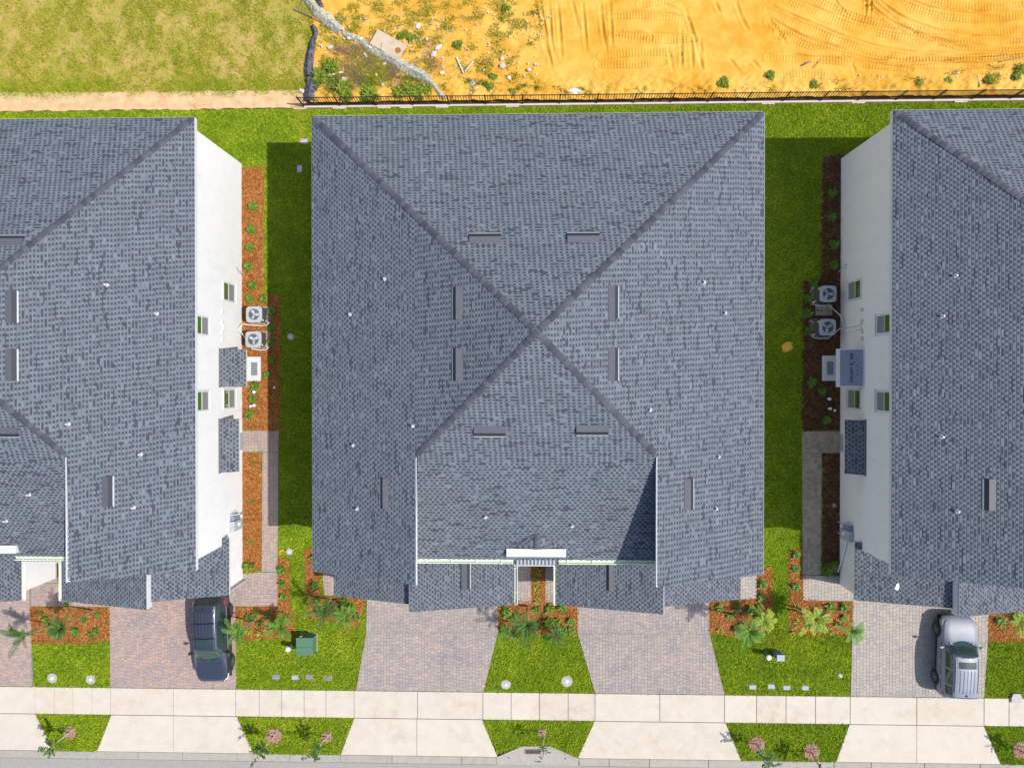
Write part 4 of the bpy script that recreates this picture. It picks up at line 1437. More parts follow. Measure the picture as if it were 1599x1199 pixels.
plant_row([(536, 142), (572, 143), (540, 150), (578, 150), (640, 138), (652, 146), (668, 140), (625, 148)], BUSHBIG, 'weed_bush', 'leafy weed bush against the back of the fence, {} from top', 'weeds against the fence')
plant_row([(634, 52), (642, 60), (626, 56), (770, 120), (765, 135), (790, 12), (715, 70), (800, 145)], BUSHBIG, 'weed_bush', 'low weed clump on the littered waste ground, {} from top', 'weeds on the waste ground', scale=(.4, .65))
plant_row([(1271, 132), (1203, 118), (1435, 130), (1480, 128), (1545, 125), (1588, 120), (1595, 108), (1130, 130)], BUSHBIG, 'weed_bush', 'green weed clump at the orange sand edge, {} from top', 'weeds at the sand edge', scale=(.45, .75))


plant_row([(388, 965), (418, 962), (448, 962), (376, 990), (450, 992), (424, 978), (404, 974)], BUSH, 'bed_shrub', 'mixed low shrub, {} from top around the palms below the left patio', 'fill shrubs below the left patio', scale=(.7, 1.25))
plant_row([(510, 945), (524, 958), (549, 947), (557, 962), (500, 955), (533, 968)], BUSH, 'bed_shrub', 'mixed low shrub, {} from top around the left corner palms', 'fill shrubs at the left corner', scale=(.7, 1.25))
plant_row([(790, 955), (800, 968), (815, 980), (840, 978), (856, 972), (878, 984), (892, 984), (788, 982)], BUSH, 'bed_shrub', 'mixed low shrub, {} from top around the centre palms', 'fill shrubs around the centre palms', scale=(.8, 1.3))
plant_row([(1140, 962), (1160, 975), (1186, 965), (1150, 982), (1196, 975), (1124, 985)], SPIKE + BUSH, 'bed_shrub', 'mixed low shrub, {} from top around the right middle palms', 'fill shrubs at the right middle palms', scale=(.8, 1.3))
plant_row([(1244, 948), (1246, 972), (1282, 958), (1296, 985), (1318, 965), (1240, 985), (1278, 982)], SPIKE + BUSH, 'bed_shrub', 'mixed low shrub, {} from top around the palms below the right patio', 'fill shrubs below the right patio', scale=(.8, 1.3))
plant_row([(72, 968), (88, 990), (118, 986), (130, 968), (140, 992), (78, 982)], BUSH, 'bed_shrub', 'mixed low shrub, {} from top around the far left palms', 'fill shrubs around the far left palms', scale=(.7, 1.25))


def frond_mesh(L, m, seed, leaf=.36, lw=.026, n=26, el=.9, droop=1.1):
    """a feather palm leaf: bent midrib with leaflets on both sides; grows along +X"""
    random.seed(seed)
    mb = MB()
    p = Vector((0, 0, 0))
    d = Vector((math.cos(el), 0, math.sin(el)))
    pts = [p.copy()]
    dirs = []
    for i in range(n):
        p = p + d * (L / n)
        dirs.append(d.copy())
        d = (d + Vector((0, 0, -droop / n))).normalized()
        pts.append(p.copy())
    mb.tube([tuple(q) for q in pts[::3]] + [tuple(pts[-1])], [.018 * (1 - .8 * k / 8) for k in range(len(pts[::3]) + 1)], 4)
    for i in range(3, n):
        t = i / n
        ll = leaf * (math.sin(PI * (.15 + .8 * t)) ** .7) * random.uniform(.75, 1.1)
        for sg in (-1, 1):
            q = pts[i]
            dd = dirs[i - 1]
            sd = Vector((0, sg, 0))
            fw = (dd * .75 + sd * .8 + Vector((0, 0, .12))).normalized()
            tip = q + fw * ll + Vector((0, 0, -ll * .25))
            mid = q + fw * ll * .5 + Vector((0, 0, .01))
            wv = fw.cross(Vector((0, 0, 1))).normalized() * lw * .5
            mb.add([tuple(q - wv * .4), tuple(q + wv * .4), tuple(mid + wv), tuple(mid - wv), tuple(tip)], [(0, 1, 2, 3), (3, 2, 4)])
    return mb.mesh('frond', m)


FR_DARK = [frond_mesh(1.55, M['leafdark'], 1, droop=1.3), frond_mesh(1.25, M['leafdark'], 2, droop=1.7), frond_mesh(1.0, M['leafdark'], 3, droop=1.2, el=1.15)]
FR_MID = [frond_mesh(1.25, M['leaf'], 4, lw=.028, droop=1.3), frond_mesh(1.0, M['leaf'], 5, lw=.028, droop=1.6)]
FR_YEL = [frond_mesh(1.25, M['leafy'], 7, leaf=.38, lw=.045, n=18, droop=1.2), frond_mesh(1.0, M['leafy'], 8, leaf=.36, lw=.045, n=17, droop=1.6)]


def palm(px, h, fr, n, label, lean=(0, 0), s=1.0, trunks=1, azs=None, r=.05, group='palms in the front beds'):
    x, y = site(px[0], px[1], h)
    x, y = x - lean[0], y - lean[1]
    t = thing('palm', label, 'palm', (x, y, .02), 0, group)
    for k in range(trunks):
        ox, oy = (0, 0) if trunks == 1 else (random.uniform(-.25, .25), random.uniform(-.2, .2))
        tx, ty = ox * 1.6 + lean[0], oy * 1.6 + lean[1]
        hh = h * (1 if k == 0 else random.uniform(.6, .9))
        MB().tube([(ox, oy, 0), (ox + (tx - ox) * .4, oy + (ty - oy) * .4, hh * .5), (tx, ty, hh)], [r, r * .8, r * .6], 8).build('trunk', M['bark'], t)
        m = int(n * 1.25) if k == 0 else max(4, n // 2)
        a0 = random.uniform(0, 6.28)
        for i in range(m):
            az = (azs[i % len(azs)] if azs and k == 0 else a0 + i * 2.4) + random.uniform(-.3, .3)
            f = link('frond', random.choice(fr), t, loc=(tx, ty, hh - .03), rot=(random.uniform(-.2, .2), random.uniform(-.3, .25), az))
            ss = s * random.uniform(.6, 1.05)
            f.scale = (ss, ss, ss)
    return t


random.seed(21)
palm((98, 978), 2.5, FR_DARK, 14, 'dark feather palm in the far left mulch bed', (-.1, -.05), .8)
palm((40, 990), 1.7, FR_DARK, 9, 'palm with long fronds hanging over the far left driveway', (-.5, .05), .9, azs=[3.1, 2.7, 3.5, 4.2, 2.2, 5.2, .6, 1.4, 3.0])
palm((372, 985), 1.7, FR_MID, 10, 'green palm leaning over the side of the dark car', (-.2, 0), .8, azs=[1.6, 2.2, 3.1, 4.4, 4.9, .2, .9, 5.5, 2.7, 3.8])
palm((438, 975), 1.1, FR_MID, 11, 'green feather palm above the round green pedestal', (.05, .05), .8)
palm((505, 955), 2.0, FR_DARK, 12, 'dark palm at the left front corner of the middle house', (-.1, 0), .8)
palm((540, 962), .9, FR_MID, 9, 'low green palm next to the left middle driveway', (.05, -.05), .75)
palm((822, 975), 2.8, FR_DARK, 13, 'tall dark palm in the centre bed between the middle driveways', (-.05, -.05), .85)
palm((866, 990), .9, FR_DARK, 10, 'short dark palm spilling onto the grass right of the centre palm', (0, -.05), .7)
palm((800, 985), 1.3, FR_DARK, 9, 'dark palm in the centre bed reaching over the left middle driveway', (-.1, -.05), .75)
palm((1170, 985), 2.7, FR_MID, 13, 'tall green palm casting its shadow on the right middle driveway', (.1, 0), .85)
palm((1192, 968), 1.3, FR_YEL, 11, 'yellow green palm at the lawn strip end of the right middle bed', (.05, -.05), .75)
palm((1262, 968), 1.9, FR_YEL, 14, 'bright yellow green palm in the bed below the right patio', (0, 0), .85, trunks=2)
palm((1328, 985), 1.7, FR_MID, 10, 'green palm beside the silver car drive with one long curled frond', (.1, .05), .8, azs=[.25, .1, .5, 5.6, 4.6, 4.9, 1.5, 3.9, 2.8, .2])
palm((1592, 970), 2.0, FR_YEL, 11, 'golden green palm in the mulch bed at the far right edge', (.1, 0), .8)


def sapling(px, top, h, label, ring=.42, group='street saplings on the verge', leaves=260, stakes=1):
    """young street tree: px base, top = photograph place of the crown at height h"""
    x, y = site(px[0], px[1])
    X, Y = site(top[0], top[1], h)
    dx, dy = X - x, Y - y
    t = thing('sapling', label, 'young tree', (x, y, 0), 0, group)
    MB().tube([(0, 0, 0), (dx * .35, dy * .35, h * .45), (dx * .8, dy * .8, h * .85), (dx, dy, h)], [.03, .026, .018, .008], 6).build('trunk', M['bark'], t)
    br, lf = MB(), MB()
    for k in range(11):
        f = random.uniform(.5, 1.0)
        p0 = Vector((dx * f, dy * f, h * f))
        a = random.uniform(0, 2 * PI)
        l = random.uniform(.25, .55)
        p1 = p0 + Vector((math.cos(a) * l, math.sin(a) * l, random.uniform(.0, .35)))
        br.tube([tuple(p0), tuple(p1)], [.010, .004], 4)
        for j in range(leaves // 11):
            q = p0.lerp(p1, random.uniform(.25, 1.15))
            leaf_quad(lf, tuple(q), random.uniform(0, 6.28), random.uniform(-.3, .6), random.uniform(.08, .15), .05, .4, 2)
    br.build('branches', M['bark'], t)
    lf.build('crown', M['leafdark'], t)
    for k in range(stakes):
        MB().tube([(.25, .22 + .1 * k, -.05), (dx * .5, dy * .5 + .02, h * .6)], .014, 5).build('support_pole', M['stake'], t)
    # pink mulch saucer round its foot
    ringo = thing('mulch_ring', 'pinkish mulch ring round the ' + label, 'mulch ring', (x, y, 0), 0, 'mulch rings of the saplings')
    poly = [(ring * random.uniform(.85, 1.1) * math.cos(a), ring * random.uniform(.85, 1.1) * math.sin(a)) for a in [i * 2 * PI / 16 for i in range(16)]]
    MB().prism(poly, -.05, .05).build('mulch_base', M['mulch'], ringo)
    P = scatter_pts(poly, 900)
    tri_mesh('mulch_chips', chips(P, .05, (.04, .11), (.02, .04)), 4, M['ringchip'], ringo)


random.seed(33)
sapling((111, 1142), (72, 1172), 2.0, 'sapling leaning left over the curb at the far left verge', .33)
sapling((428, 1148), (402, 1180), 2.1, 'sapling on the left of the second verge from the left', .42)
sapling((511, 1149), (484, 1182), 2.2, 'pole braced sapling on the right of the second verge', .30)
sapling((846, 1142), (849, 1180), 2.2, 'thin sapling standing beside the storm drain', .22, leaves=60)
sapling((1181, 1160), (1205, 1200), 2.4, 'sapling on the left of the fourth verge', .42)
sapling((1266, 1172), (1292, 1222), 2.4, 'sapling on the right of the fourth verge', .42)
sapling((1592, 1170), (1640, 1200), 2.2, 'sapling at the right edge on the last verge', .42)


# ------------------------------------------------------------------ air conditioners
def make_ac(kind):
    """condenser on its pad; local +X is the service side, away from the wall"""
    t = thing('air_conditioner', '', 'air conditioner', (0, 0, 0))
    MB().bbox(-.40, .40, -.39, .39, .06, .70, .05).build('cabinet', M['acdark'], t)
    top = MB()
    n = 28
    # square top with a round opening
    vs, fs = [], []
    for k in range(n):
        a = 2 * PI * k / n
        c, s_ = math.cos(a), math.sin(a)
        q = .43 / max(abs(c), abs(s_))
        q = min(q, .53)
        vs += [(.30 * c, .30 * s_, .845), (q * c, q * s_, .83), (q * c, q * s_, .76), (.30 * c, .30 * s_, .78)]
    for k in range(n):
        j = (k + 1) % n
        fs += [(4 * k, 4 * k + 1, 4 * j + 1, 4 * j), (4 * k + 1, 4 * k + 2, 4 * j + 2, 4 * j + 1), (4 * k + 3, 4 * k, 4 * j, 4 * j + 3)]
    top.add(vs, fs)
    tp = top.build('top_panel', M['acbody'], t)
    MB().cyl(0, 0, .70, .72, .30, 24).build('fan_well', M['acdark'], tp)
    hub = MB().cyl(0, 0, .72, .79, .06, 12).build('fan_hub', M['acbody'], tp)
    for k in range(3):
        a = k * 2 * PI / 3 + kind * .5
        c, s_ = math.cos(a), math.sin(a)
        q = []
        for r, w, dz in ((.05, -.05, .75), (.05, .05, .77), (.26, .085, .79), (.26, -.075, .75)):
            q.append((r * c - w * s_, r * s_ + w * c, dz))
        MB().add(q + [(x, y, z - .01) for x, y, z in q], [(0, 1, 2, 3), (7, 6, 5, 4)]).build('fan_blade', M['acblade'], tp)
    g = MB()
    for r in (.10, .17, .24, .30):
        g.tube([(r * math.cos(2 * PI * k / 20), r * math.sin(2 * PI * k / 20), .85) for k in range(21)], .004, 3, False)
    for k in range(10):
        a = 2 * PI * k / 10
        g.tube([(.06 * math.cos(a), .06 * math.sin(a), .85), (.31 * math.cos(a), .31 * math.sin(a), .85)], .004, 3, False)
    g.build('fan_guard', M['acbody'], tp)
    for sg in (-1, 1):
        MB().box(.401, .415, min(sg * .38, sg * .02), max(sg * .38, sg * .02), .12, .74).build('grille', M['acdark'], t)
    MB().box(.416, .425, -.36, -.24, .55, .72).build('warning_tag', M['yellow'], t)
    return t


def place_ac(t, px, wall_x, side, label):
    x, y = site(px[0], px[1], .84)
    t.location = (x, y, .05)
    t.rotation_euler = (0, 0, 0 if side > 0 else PI)
    tag(t, label, 'air conditioner', 'condensers beside the side walls')
    pp = thing('equipment_pad', 'concrete pad under the ' + label, 'pad', (x + side * .09, y, 0), 0, 'pads under the condensers')
    MB().bbox(-.55, .55, -.52, .52, -.1, .05, .02).build('pad_slab', M['pad'], pp)
    hz = thing('refrigerant_line', 'white insulated line looping round the ' + label, 'pipe', (x, y, 0), 0, 'white lines of the condensers')
    wx = wall_x - x
    ty = 2.68 - y
    s = side
    MB().tube([(s * .42, -.30, .35), (s * .60, -.42, .3), (s * .45, -.52, .25), (s * .1, -.56, .22), (-s * .3, -.54 if ty < 0 else -.48, .25), (wx * .8, ty * .6, .45), (wx + s * .05, ty, .72)], .026, 7).build('insulated_line', M['pvc'], hz, smooth=True)


for i, (px, wx, sd, lb) in enumerate((((397, 491), XEL, 1, 'upper condenser beside the sunlit left wall'), ((396, 530), XEL, 1, 'lower condenser beside the sunlit left wall'),
                                      ((1293, 459), XWR, -1, 'upper condenser beside the shaded right wall'), ((1292, 511), XWR, -1, 'lower condenser beside the shaded right wall'))):
    place_ac(make_ac(i), px, wx, sd, lb)
MB().bbox(-.45, .45, -.3, .3, -.1, .06, .02).build('spare_pad', M['pad']).location = (*site(1286, 484), 0)
tag(bpy.data.objects['spare_pad'], 'bare concrete pad between the two shaded condensers', 'pad')


def doorstep(x, y, sx, sy, label, mat_off):
    t = thing('doorstep', label, 'doorstep', (x, y, 0))
    MB().bbox(-sx / 2, sx / 2, -sy / 2, sy / 2, -.1, .13, .02).build('step', M['trim'], t)
    m = thing('doormat', 'dark rectangular doormat on the ' + label, 'doormat', (x + mat_off, y, .132))
    MB().bbox(-.17, .17, -.36, .36, 0, .02, .005).build('mat', M['blind'], m)


x, y = site(394, 576)
doorstep((XEL + site(408, 576)[0]) / 2, y, site(408, 576)[0] - XEL, 1.34, 'white concrete doorstep under the upper left canopy', .19)
x2 = site(1283, 575)[0]
doorstep((XWR + x2) / 2, site(1294, 575)[1], XWR - x2, 1.36, 'pale concrete doorstep under the unshingled right canopy', -.1)


def meter(px, X, side, label):
    y = site(px[0], px[1], .9)[1]
    t = thing('electric_meter', label, 'electric meter', (X, y, 0), 0, 'meter boxes on the side walls')
    s = side

    def bx(x0, x1, y0, y1, z0, z1, nm, m):
        a, b = sorted((s * x0, s * x1))
        return MB().bbox(a, b, y0, y1, z0, z1, .01).build(nm, m, t)
    bx(.0, .28, -.42, .12, .75, 1.75, 'cabinet', M['acbody'])
    bx(.0, .22, .14, .42, .95, 1.65, 'breaker_box', M['bluegrey'])
    bx(.28, .34, -.2, .0, 1.1, 1.3, 'meter_dial', M['pvc'])
    MB().tube([(s * .1, -.3, 0), (s * .1, -.3, .76)], .035, 6).build('conduit', M['acbody'], t)
    MB().tube([(s * .1, .28, 0), (s * .1, .28, .96)], .03, 6).build('conduit', M['acbody'], t)
    MB().tube([(s * .02, .45, 1.7), (s * .5, .5, 1.55)], .02, 5).build('conduit', M['pvc'], t)


meter((387, 813), XEL, 1, 'grey electric meter cabinet on the sunlit left wall')
meter((1309, 828), XWR, -1, 'grey electric meter cabinet on the shaded right wall')
x, y = site(1316, 846, 1.0)
dp = thing('drain_pipe', 'long white pipe leaning against the shaded right wall below the meter', 'pipe', (XWR - .08, y, 0))
e = site(1309, 893, .15)
MB().tube([(0, 0, 1.05), ((e[0] - XWR + .08) * .5, (e[1] - y) * .5, .6), (e[0] - XWR + .08, e[1] - y, .12)], .035, 7).build('pipe', M['pvc'], dp)
dsx, dsy = site(66, 898)
ds = thing('downspout', 'white downspout at the corner of the far left entry court', 'downspout', (dsx, dsy, 0))
tx_, ty_ = site(14, 917, 2.6)
MB().tube([(.25, -.02, .07), (0, 0, .10), (tx_ - dsx, ty_ - dsy, 2.6)], .055, 6).build('pipe', M['pvc'], ds)


# ------------------------------------------------------------------ small utilities
def lid(px, sx, sy, m, name, label, cat, rim=None, group=None):
    x, y = site(*px)
    t = thing(name, label, cat, (x, y, 0), random.uniform(-.06, .06), group)
    MB().bbox(-sx / 2, sx / 2, -sy / 2, sy / 2, -.1, .035, .01).build('frame', rim or m, t)
    MB().bbox(-sx / 2 + .03, sx / 2 - .03, -sy / 2 + .03, sy / 2 - .03, .02, .048, .008).build('lid', m, t)


lid((475, 221), .42, .30, M['lilac'], 'valve_box', 'lilac valve box lid in the sunlit lawn at the roof corner', 'valve box', M['pad'])
lid((468, 264), .30, .42, M['lilac'], 'valve_box', 'lilac valve box lid in the shaded lawn left of the middle house', 'valve box', M['pad'])
for px, m, lb in (((431, 1056), 'bluegrey', 'dark meter box lid, leftmost of the four in front of the transformer box'), ((461, 1057), 'palelid', 'pale meter box lid, second of the four in front of the transformer box'),
                  ((483, 1056), 'bluegrey', 'dark meter box lid, third of the four in front of the transformer box'), ((513, 1058), 'bluegrey', 'dark meter box lid, rightmost of the four in front of the transformer box'),
                  ((1175, 1072), 'palelid', 'pale meter box lid, leftmost of the four on the right front lawn'), ((1204, 1071), 'palelid', 'pale meter box lid, second of the four on the right front lawn'),
                  ((1228, 1073), 'palelid', 'pale meter box lid, third of the four on the right front lawn'), ((1257, 1073), 'palelid', 'pale meter box lid, rightmost of the four on the right front lawn')):
    lid(px, .40, .26, M[m], 'meter_box', lb, 'meter box', M['pad'], 'meter boxes in the front lawns')


def disc(px, r, label, name='cleanout_cover', cat='cleanout cover', group='round covers in the lawns'):
    x, y = site(*px)
    t = thing(name, label, cat, (x, y, 0), 0, group)
    MB().lathe(0, 0, [(r * 1.05, -.1), (r * 1.05, .03), (r, .045), (r * .35, .05)], 20).build('collar', M['disc'], t)
    MB().lathe(0, 0, [(r * .3, .045), (r * .3, .075), (r * .24, .085)], 12).build('cap', M['pvc'], t)


disc((82, 1058), .27, 'white round concrete collar, left of the pair on the far left lawn')
disc((142, 1060), .26, 'white round concrete collar, right of the pair on the far left lawn')
disc((790, 1068), .26, 'white round concrete collar, left one on the lawn between the middle drives')
disc((885, 1063), .30, 'white round concrete collar, right one on the lawn between the middle drives')
disc((452, 861), .17, 'small white round cover in the sunny strip beside the left walk')
disc((454, 526), .18, 'small white round cover in the shaded lawn left of the middle house')
disc((1302, 789), .14, 'small white round cap in the shaded mulch above the right meter')


def stub(px, h, r, label, z=.0):
    x, y = site(px[0], px[1], h)
    t = thing('pipe_stub', label, 'pipe stub', (x, y, 0), 0, 'capped white pipe stubs')
    MB().cyl(0, 0, -.05, h, r * .7, 10).build('pipe', M['pvc'], t)
    MB().lathe(0, 0, [(r, h - .08), (r, h), (r * .8, h + .02)], 12).build('cap', M['pvc'], t)


stub((396, 612), .3, .085, 'capped white pipe stub, upper one in the mulch beside the left wall')
stub((396, 633), .3, .085, 'larger capped white pipe stub of the lower left pair')
stub((391, 634), .2, .07, 'smaller capped white pipe stub of the lower left pair')
stub((428, 605), .2, .06, 'short white pipe stub in the dark mulch by the lawn edge, left side')
stub((1296, 623), .3, .08, 'capped white pipe stub, uppermost in the shaded right mulch')
stub((1297, 638), .3, .08, 'capped white pipe stub, left of the lower pair in the shaded right mulch')
stub((1304, 641), .2, .07, 'capped white pipe stub, right of the lower pair in the shaded right mulch')
stub((205, 1195 - 160 + 0), .01, .01, 'x') if False else None

# transformer box and pedestals
x, y = site(476, 1008, .75)
tr = thing('transformer_box', 'square green transformer box with a split lid on the lawn before the left lot line', 'transformer', (x, y, 0))
MB().bbox(-.47, .47, -.54, .46, -.1, .07, .02).build('pad', M['pad'], tr)
MB().bbox(-.44, .44, -.50, .42, .07, .72, .02).build('cabinet', M['green'], tr)
MB().slab([(-.46, -.53, .74), (.46, -.53, .74), (.46, -.08, .80), (-.46, -.08, .80)], .05).build('lid', M['green'], tr)
MB().slab([(-.46, -.065, .80), (.46, -.065, .80), (.46, .45, .81), (-.46, .45, .81)], .05).build('lid', M['green'], tr)
MB().box(-.30, -.18, .451, .50, .55, .70).build('latch', M['disc'], tr)


def pedestal(px, r, h, capm, label, square=False):
    x, y = site(px[0], px[1], h)
    t = thing('utility_pedestal', label, 'utility pedestal', (x, y, 0))
    if square:
        MB().bbox(-r, r, -r * .8, r * .8, -.1, h - .04, .02).build('body', M['bluegrey'], t)
        MB().bbox(-r * 1.1, r * 1.1, -r * .9, r * .9, h - .04, h + .03, .02).build('cap', capm, t)
    else:
        MB().lathe(0, 0, [(r, -.1), (r, h * .9)], 14).build('body', M['green'], t)
        MB().lathe(0, 0, [(r * 1.08, h * .88), (r * 1.08, h * .97), (r * .6, h + .03)], 14).build('cap', capm, t)


pedestal((449, 1014), .13, .75, M['paleg'], 'round green pedestal with a pale cap left of the transformer box')
pedestal((1201, 1027), .13, .8, M['paleg'], 'round green pedestal with a pale cap on the right front lawn')
pedestal((1219, 1027), .19, .7, M['palelid'], 'square grey pedestal with a pale lid on the right front lawn', True)


def rock(name, px, sx, sy, h, m, label, cat, group=None, rz=None, zb=0.0):
    x, y = site(*px)
    mb = MB()
    n = random.choice((4, 5, 5, 6)) if sx < .6 else 7
    rings = []
    for z, k in ((-.02, 1.0), (h * .6, .95), (h, .6)):
        rings.append([(sx / 2 * k * random.uniform(.8, 1.15) * math.cos(2 * PI * i / n), sy / 2 * k * random.uniform(.7, 1.15) * math.sin(2 * PI * i / n), z * random.uniform(.85, 1.1)) for i in range(n)])
    vs = [v for r_ in rings for v in r_]
    fs = [(a * n + i, a * n + (i + 1) % n, (a + 1) * n + (i + 1) % n, (a + 1) * n + i) for a in range(2) for i in range(n)]
    fs.append(tuple(2 * n + i for i in range(n)))
    o = mb.add(vs, fs).build(name, m)
    o.location = (x, y, zb)
    o.rotation_euler = (0, 0, random.uniform(0, 6.28) if rz is None else rz)
    return tag(o, label, cat, group)


rock('pale_stone', (1312, 1054), .26, .34, .08, M['disc'], 'pale stone lying on the right front lawn', 'stone')
rock('sand_patch', (1229, 541), .6, .8, .09, M['osand'], 'orange sand patch on the shaded lawn right of the middle house', 'sand patch')
rock('sand_patch', (440, 862), .35, .35, .02, M['osand'], 'orange sand patch beside the small white cover on the left', 'sand patch')
x, y = site(1585, 1088)
cb = thing('curb_block', 'rounded white concrete block at the sidewalk edge at the far right', 'concrete block', (x, y, 0))
MB().prism([(-.28, -.25), (.28, -.25), (.28, .0), (.18, .24), (-.18, .24), (-.28, .0)], -.05, .16).build('block', M['disc'], cb)
for px, lb in (((1234, 487), 'upper'), ((1231, 600), 'lower')):
    x, y = site(*px)
    P = scatter_pts([(x - .22, y - .38), (x + .25, y - .3), (x + .2, y + .35), (x - .2, y + .4)], 900)
    tag(tri_mesh('turf_patch', blades(P, .03, (.06, .11), (.02, .035), (.6, .95)), 3, M['weed']), 'lighter turf patch, ' + lb + ' one in the shaded lawn right of the middle house', 'turf patch')

# ------------------------------------------------------------------ waste ground litter behind the fence
x, y = site(607, 72)
bd = thing('panel_board', 'large pale board with a brown hole lying on the waste ground', 'board', (x, y, .13), -.52)
MB().bbox(-.92, .92, -.45, .45, -.03, .03, .008).build('board', M['board'], bd)
MB().lathe(0, 0, [(.17, .031), (.16, .034)], 14).build('hole', M['brown'], bd).location = (.62, -.02, 0)
MB().tube([(-.35, -.1, .045), (-.2, -.45, .045)], .012, 5).build('scratch_rod', M['soffit'], bd)
random.seed(77)
CH = [(517, 75, .35, .3), (545, 61, .25, .22), (564, 62, .3, .25), (571, 87, .4, .22), (601, 101, .3, .25), (588, 118, .2, .2), (538, 126, .5, .5), (557, 136, .5, .4), (599, 134, .3, .26), (653, 42, .35, .35),
      (642, 66, .3, .28), (667, 63, .2, .2), (685, 75, .45, .3), (677, 86, .35, .35), (690, 115, .3, .2), (738, 131, .42, .4), (744, 139, .34, .2), (736, 147, .25, .2), (785, 104, .4, .36), (784, 93, .3, .3),
      (795, 123, .38, .28), (826, 110, .3, .22), (691, 92, .2, .14), (509, 145, .28, .25), (504, 131, .16, .2), (473, 143, .5, .3), (1162, 138, .26, .26), (905, 148, .2, .2), (1494, 116, .2, .2), (620, 130, .2, .2), (766, 143, .2, .25)]
AREAS = [('in the torn fabric corner by the fence', lambda a, b: a < 516), ('below the long plastic sheet, by the weeds', lambda a, b: b > 105 and a < 640),
         ('between the silt fence and the large board', lambda a, b: a < 610), ('right of the large board', lambda a, b: a < 700),
         ('near the crossing planks', lambda a, b: a < 850), ('behind the right part of the fence', lambda a, b: True)]
CNT = {}
for i, (a, b, sx, sy) in enumerate(sorted(CH)):
    ar = next(n for n, f in AREAS if f(a, b))
    CNT[ar] = CNT.get(ar, 0) + 1
    rock('debris_chunk', (a, b), sx * 1.05, sy * .95, .07, M['litter'], 'pale debris chunk ' + ar + ', ' + ORD[CNT[ar] - 1] + ' from the left', 'debris', 'pale debris chunks on the waste ground', zb=.07)
o = rock('white_slab', (900, 146), .95, .55, .12, M['pvc'], 'white slab leaning behind the fence near the centre', 'debris', rz=-.4, zb=.08)
o = rock('brown_board', (757, 99), .38, .3, .05, M['brown'], 'small dark brown board on the sand left of centre', 'board', rz=.4, zb=.1)


def stick(p0, p1, w, m, label, name='wooden_stick', z=.12):
    a, b = site(*p0), site(*p1)
    o = MB().tube([(0, 0, z), ((b[0] - a[0]) * .5, (b[1] - a[1]) * .5, z + .02), (b[0] - a[0], b[1] - a[1], z)], w, 5).build(name, m)
    o.location = (a[0], a[1], 0)
    tag(o, label, 'stick')


stick((713, 92), (724, 116), .05, M['litter'], 'pale plank lying steeply on the sand, left of a crossing pair')
stick((726, 114), (739, 98), .05, M['litter'], 'pale plank lying slanted on the sand, right of a crossing pair')
stick((504, 122), (537, 114), .05, M['stake'], 'light wooden stake lying in the weeds beside the silt fence')
stick((1434, 122), (1436, 137), .03, M['litter'], 'pale stake standing out of the weeds behind the right fence')
stick((1524, 120), (1528, 137), .045, M['disc'], 'white stake in the weeds near the right end of the fence')
stick((1270, 108), (1281, 95), .02, M['drystem'], 'thin brown stick on the sand behind the right fence')
stick((1252, 104), (1263, 98), .035, M['soffit'], 'short dark stick on the sand behind the right fence')
stick((460, 16), (535, 49), .03, M['bark'], 'long dark pole on the ground beside the fallen plastic sheet')
stick((468, 17), (476, 0), .025, M['bark'], 'short dark pole at the top edge beside the weedy field')
stick((525, 25), (535, 49), .02, M['bark'], 'thin dark pole meeting the long pole on the sand')
stick((1560, 98), (1599, 90), .03, M['bark'], 'dark branch lying at the right end of the sand')
stick((790, 100), (795, 112), .02, M['bark'], 'short dark branch by the pale chunks')


def ribbon(px, w, m, name, label, cat, hs, amp=.05, folds=6):
    """crumpled strip of sheet standing/lying along a line"""
    pts = [Vector((*site(a, b), 0)) for a, b in px]
    L = [0]
    for i in range(1, len(pts)):
        L.append(L[-1] + (pts[i] - pts[i - 1]).length)
    n = int(L[-1] / .09)
    vs = []
    for i in range(n + 1):
        s = L[-1] * i / n
        k = max(j for j in range(len(L)) if L[j] <= s + 1e-9)
        k = min(k, len(pts) - 2)
        t = (s - L[k]) / (L[k + 1] - L[k])
        p = pts[k].lerp(pts[k + 1], t)
        d = (pts[k + 1] - pts[k]).normalized()
        sd = Vector((-d.y, d.x, 0))
        W = w * (.75 + .25 * math.sin(s * 1.3 + w * 9) + random.uniform(-.08, .08))
        for j in range(folds + 1):
            u = j / folds - .5
            zz = hs * (1 - abs(u) * 1.6) + random.uniform(-amp, amp)
            q = p + sd * (u * W + random.uniform(-.02, .02))
            vs.append((q.x, q.y, max(.04, zz + .06)))
    fs = [(i * (folds + 1) + j, i * (folds + 1) + j + 1, (i + 1) * (folds + 1) + j + 1, (i + 1) * (folds + 1) + j) for i in range(n) for j in range(folds)]
    mid = sum((p for p in pts), Vector()) / len(pts)
    o = MB().add([(a - mid.x, b - mid.y, c) for a, b, c in vs], fs).build(name, m)
    o.location = (mid.x, mid.y, 0)
    return tag(o, label, cat)


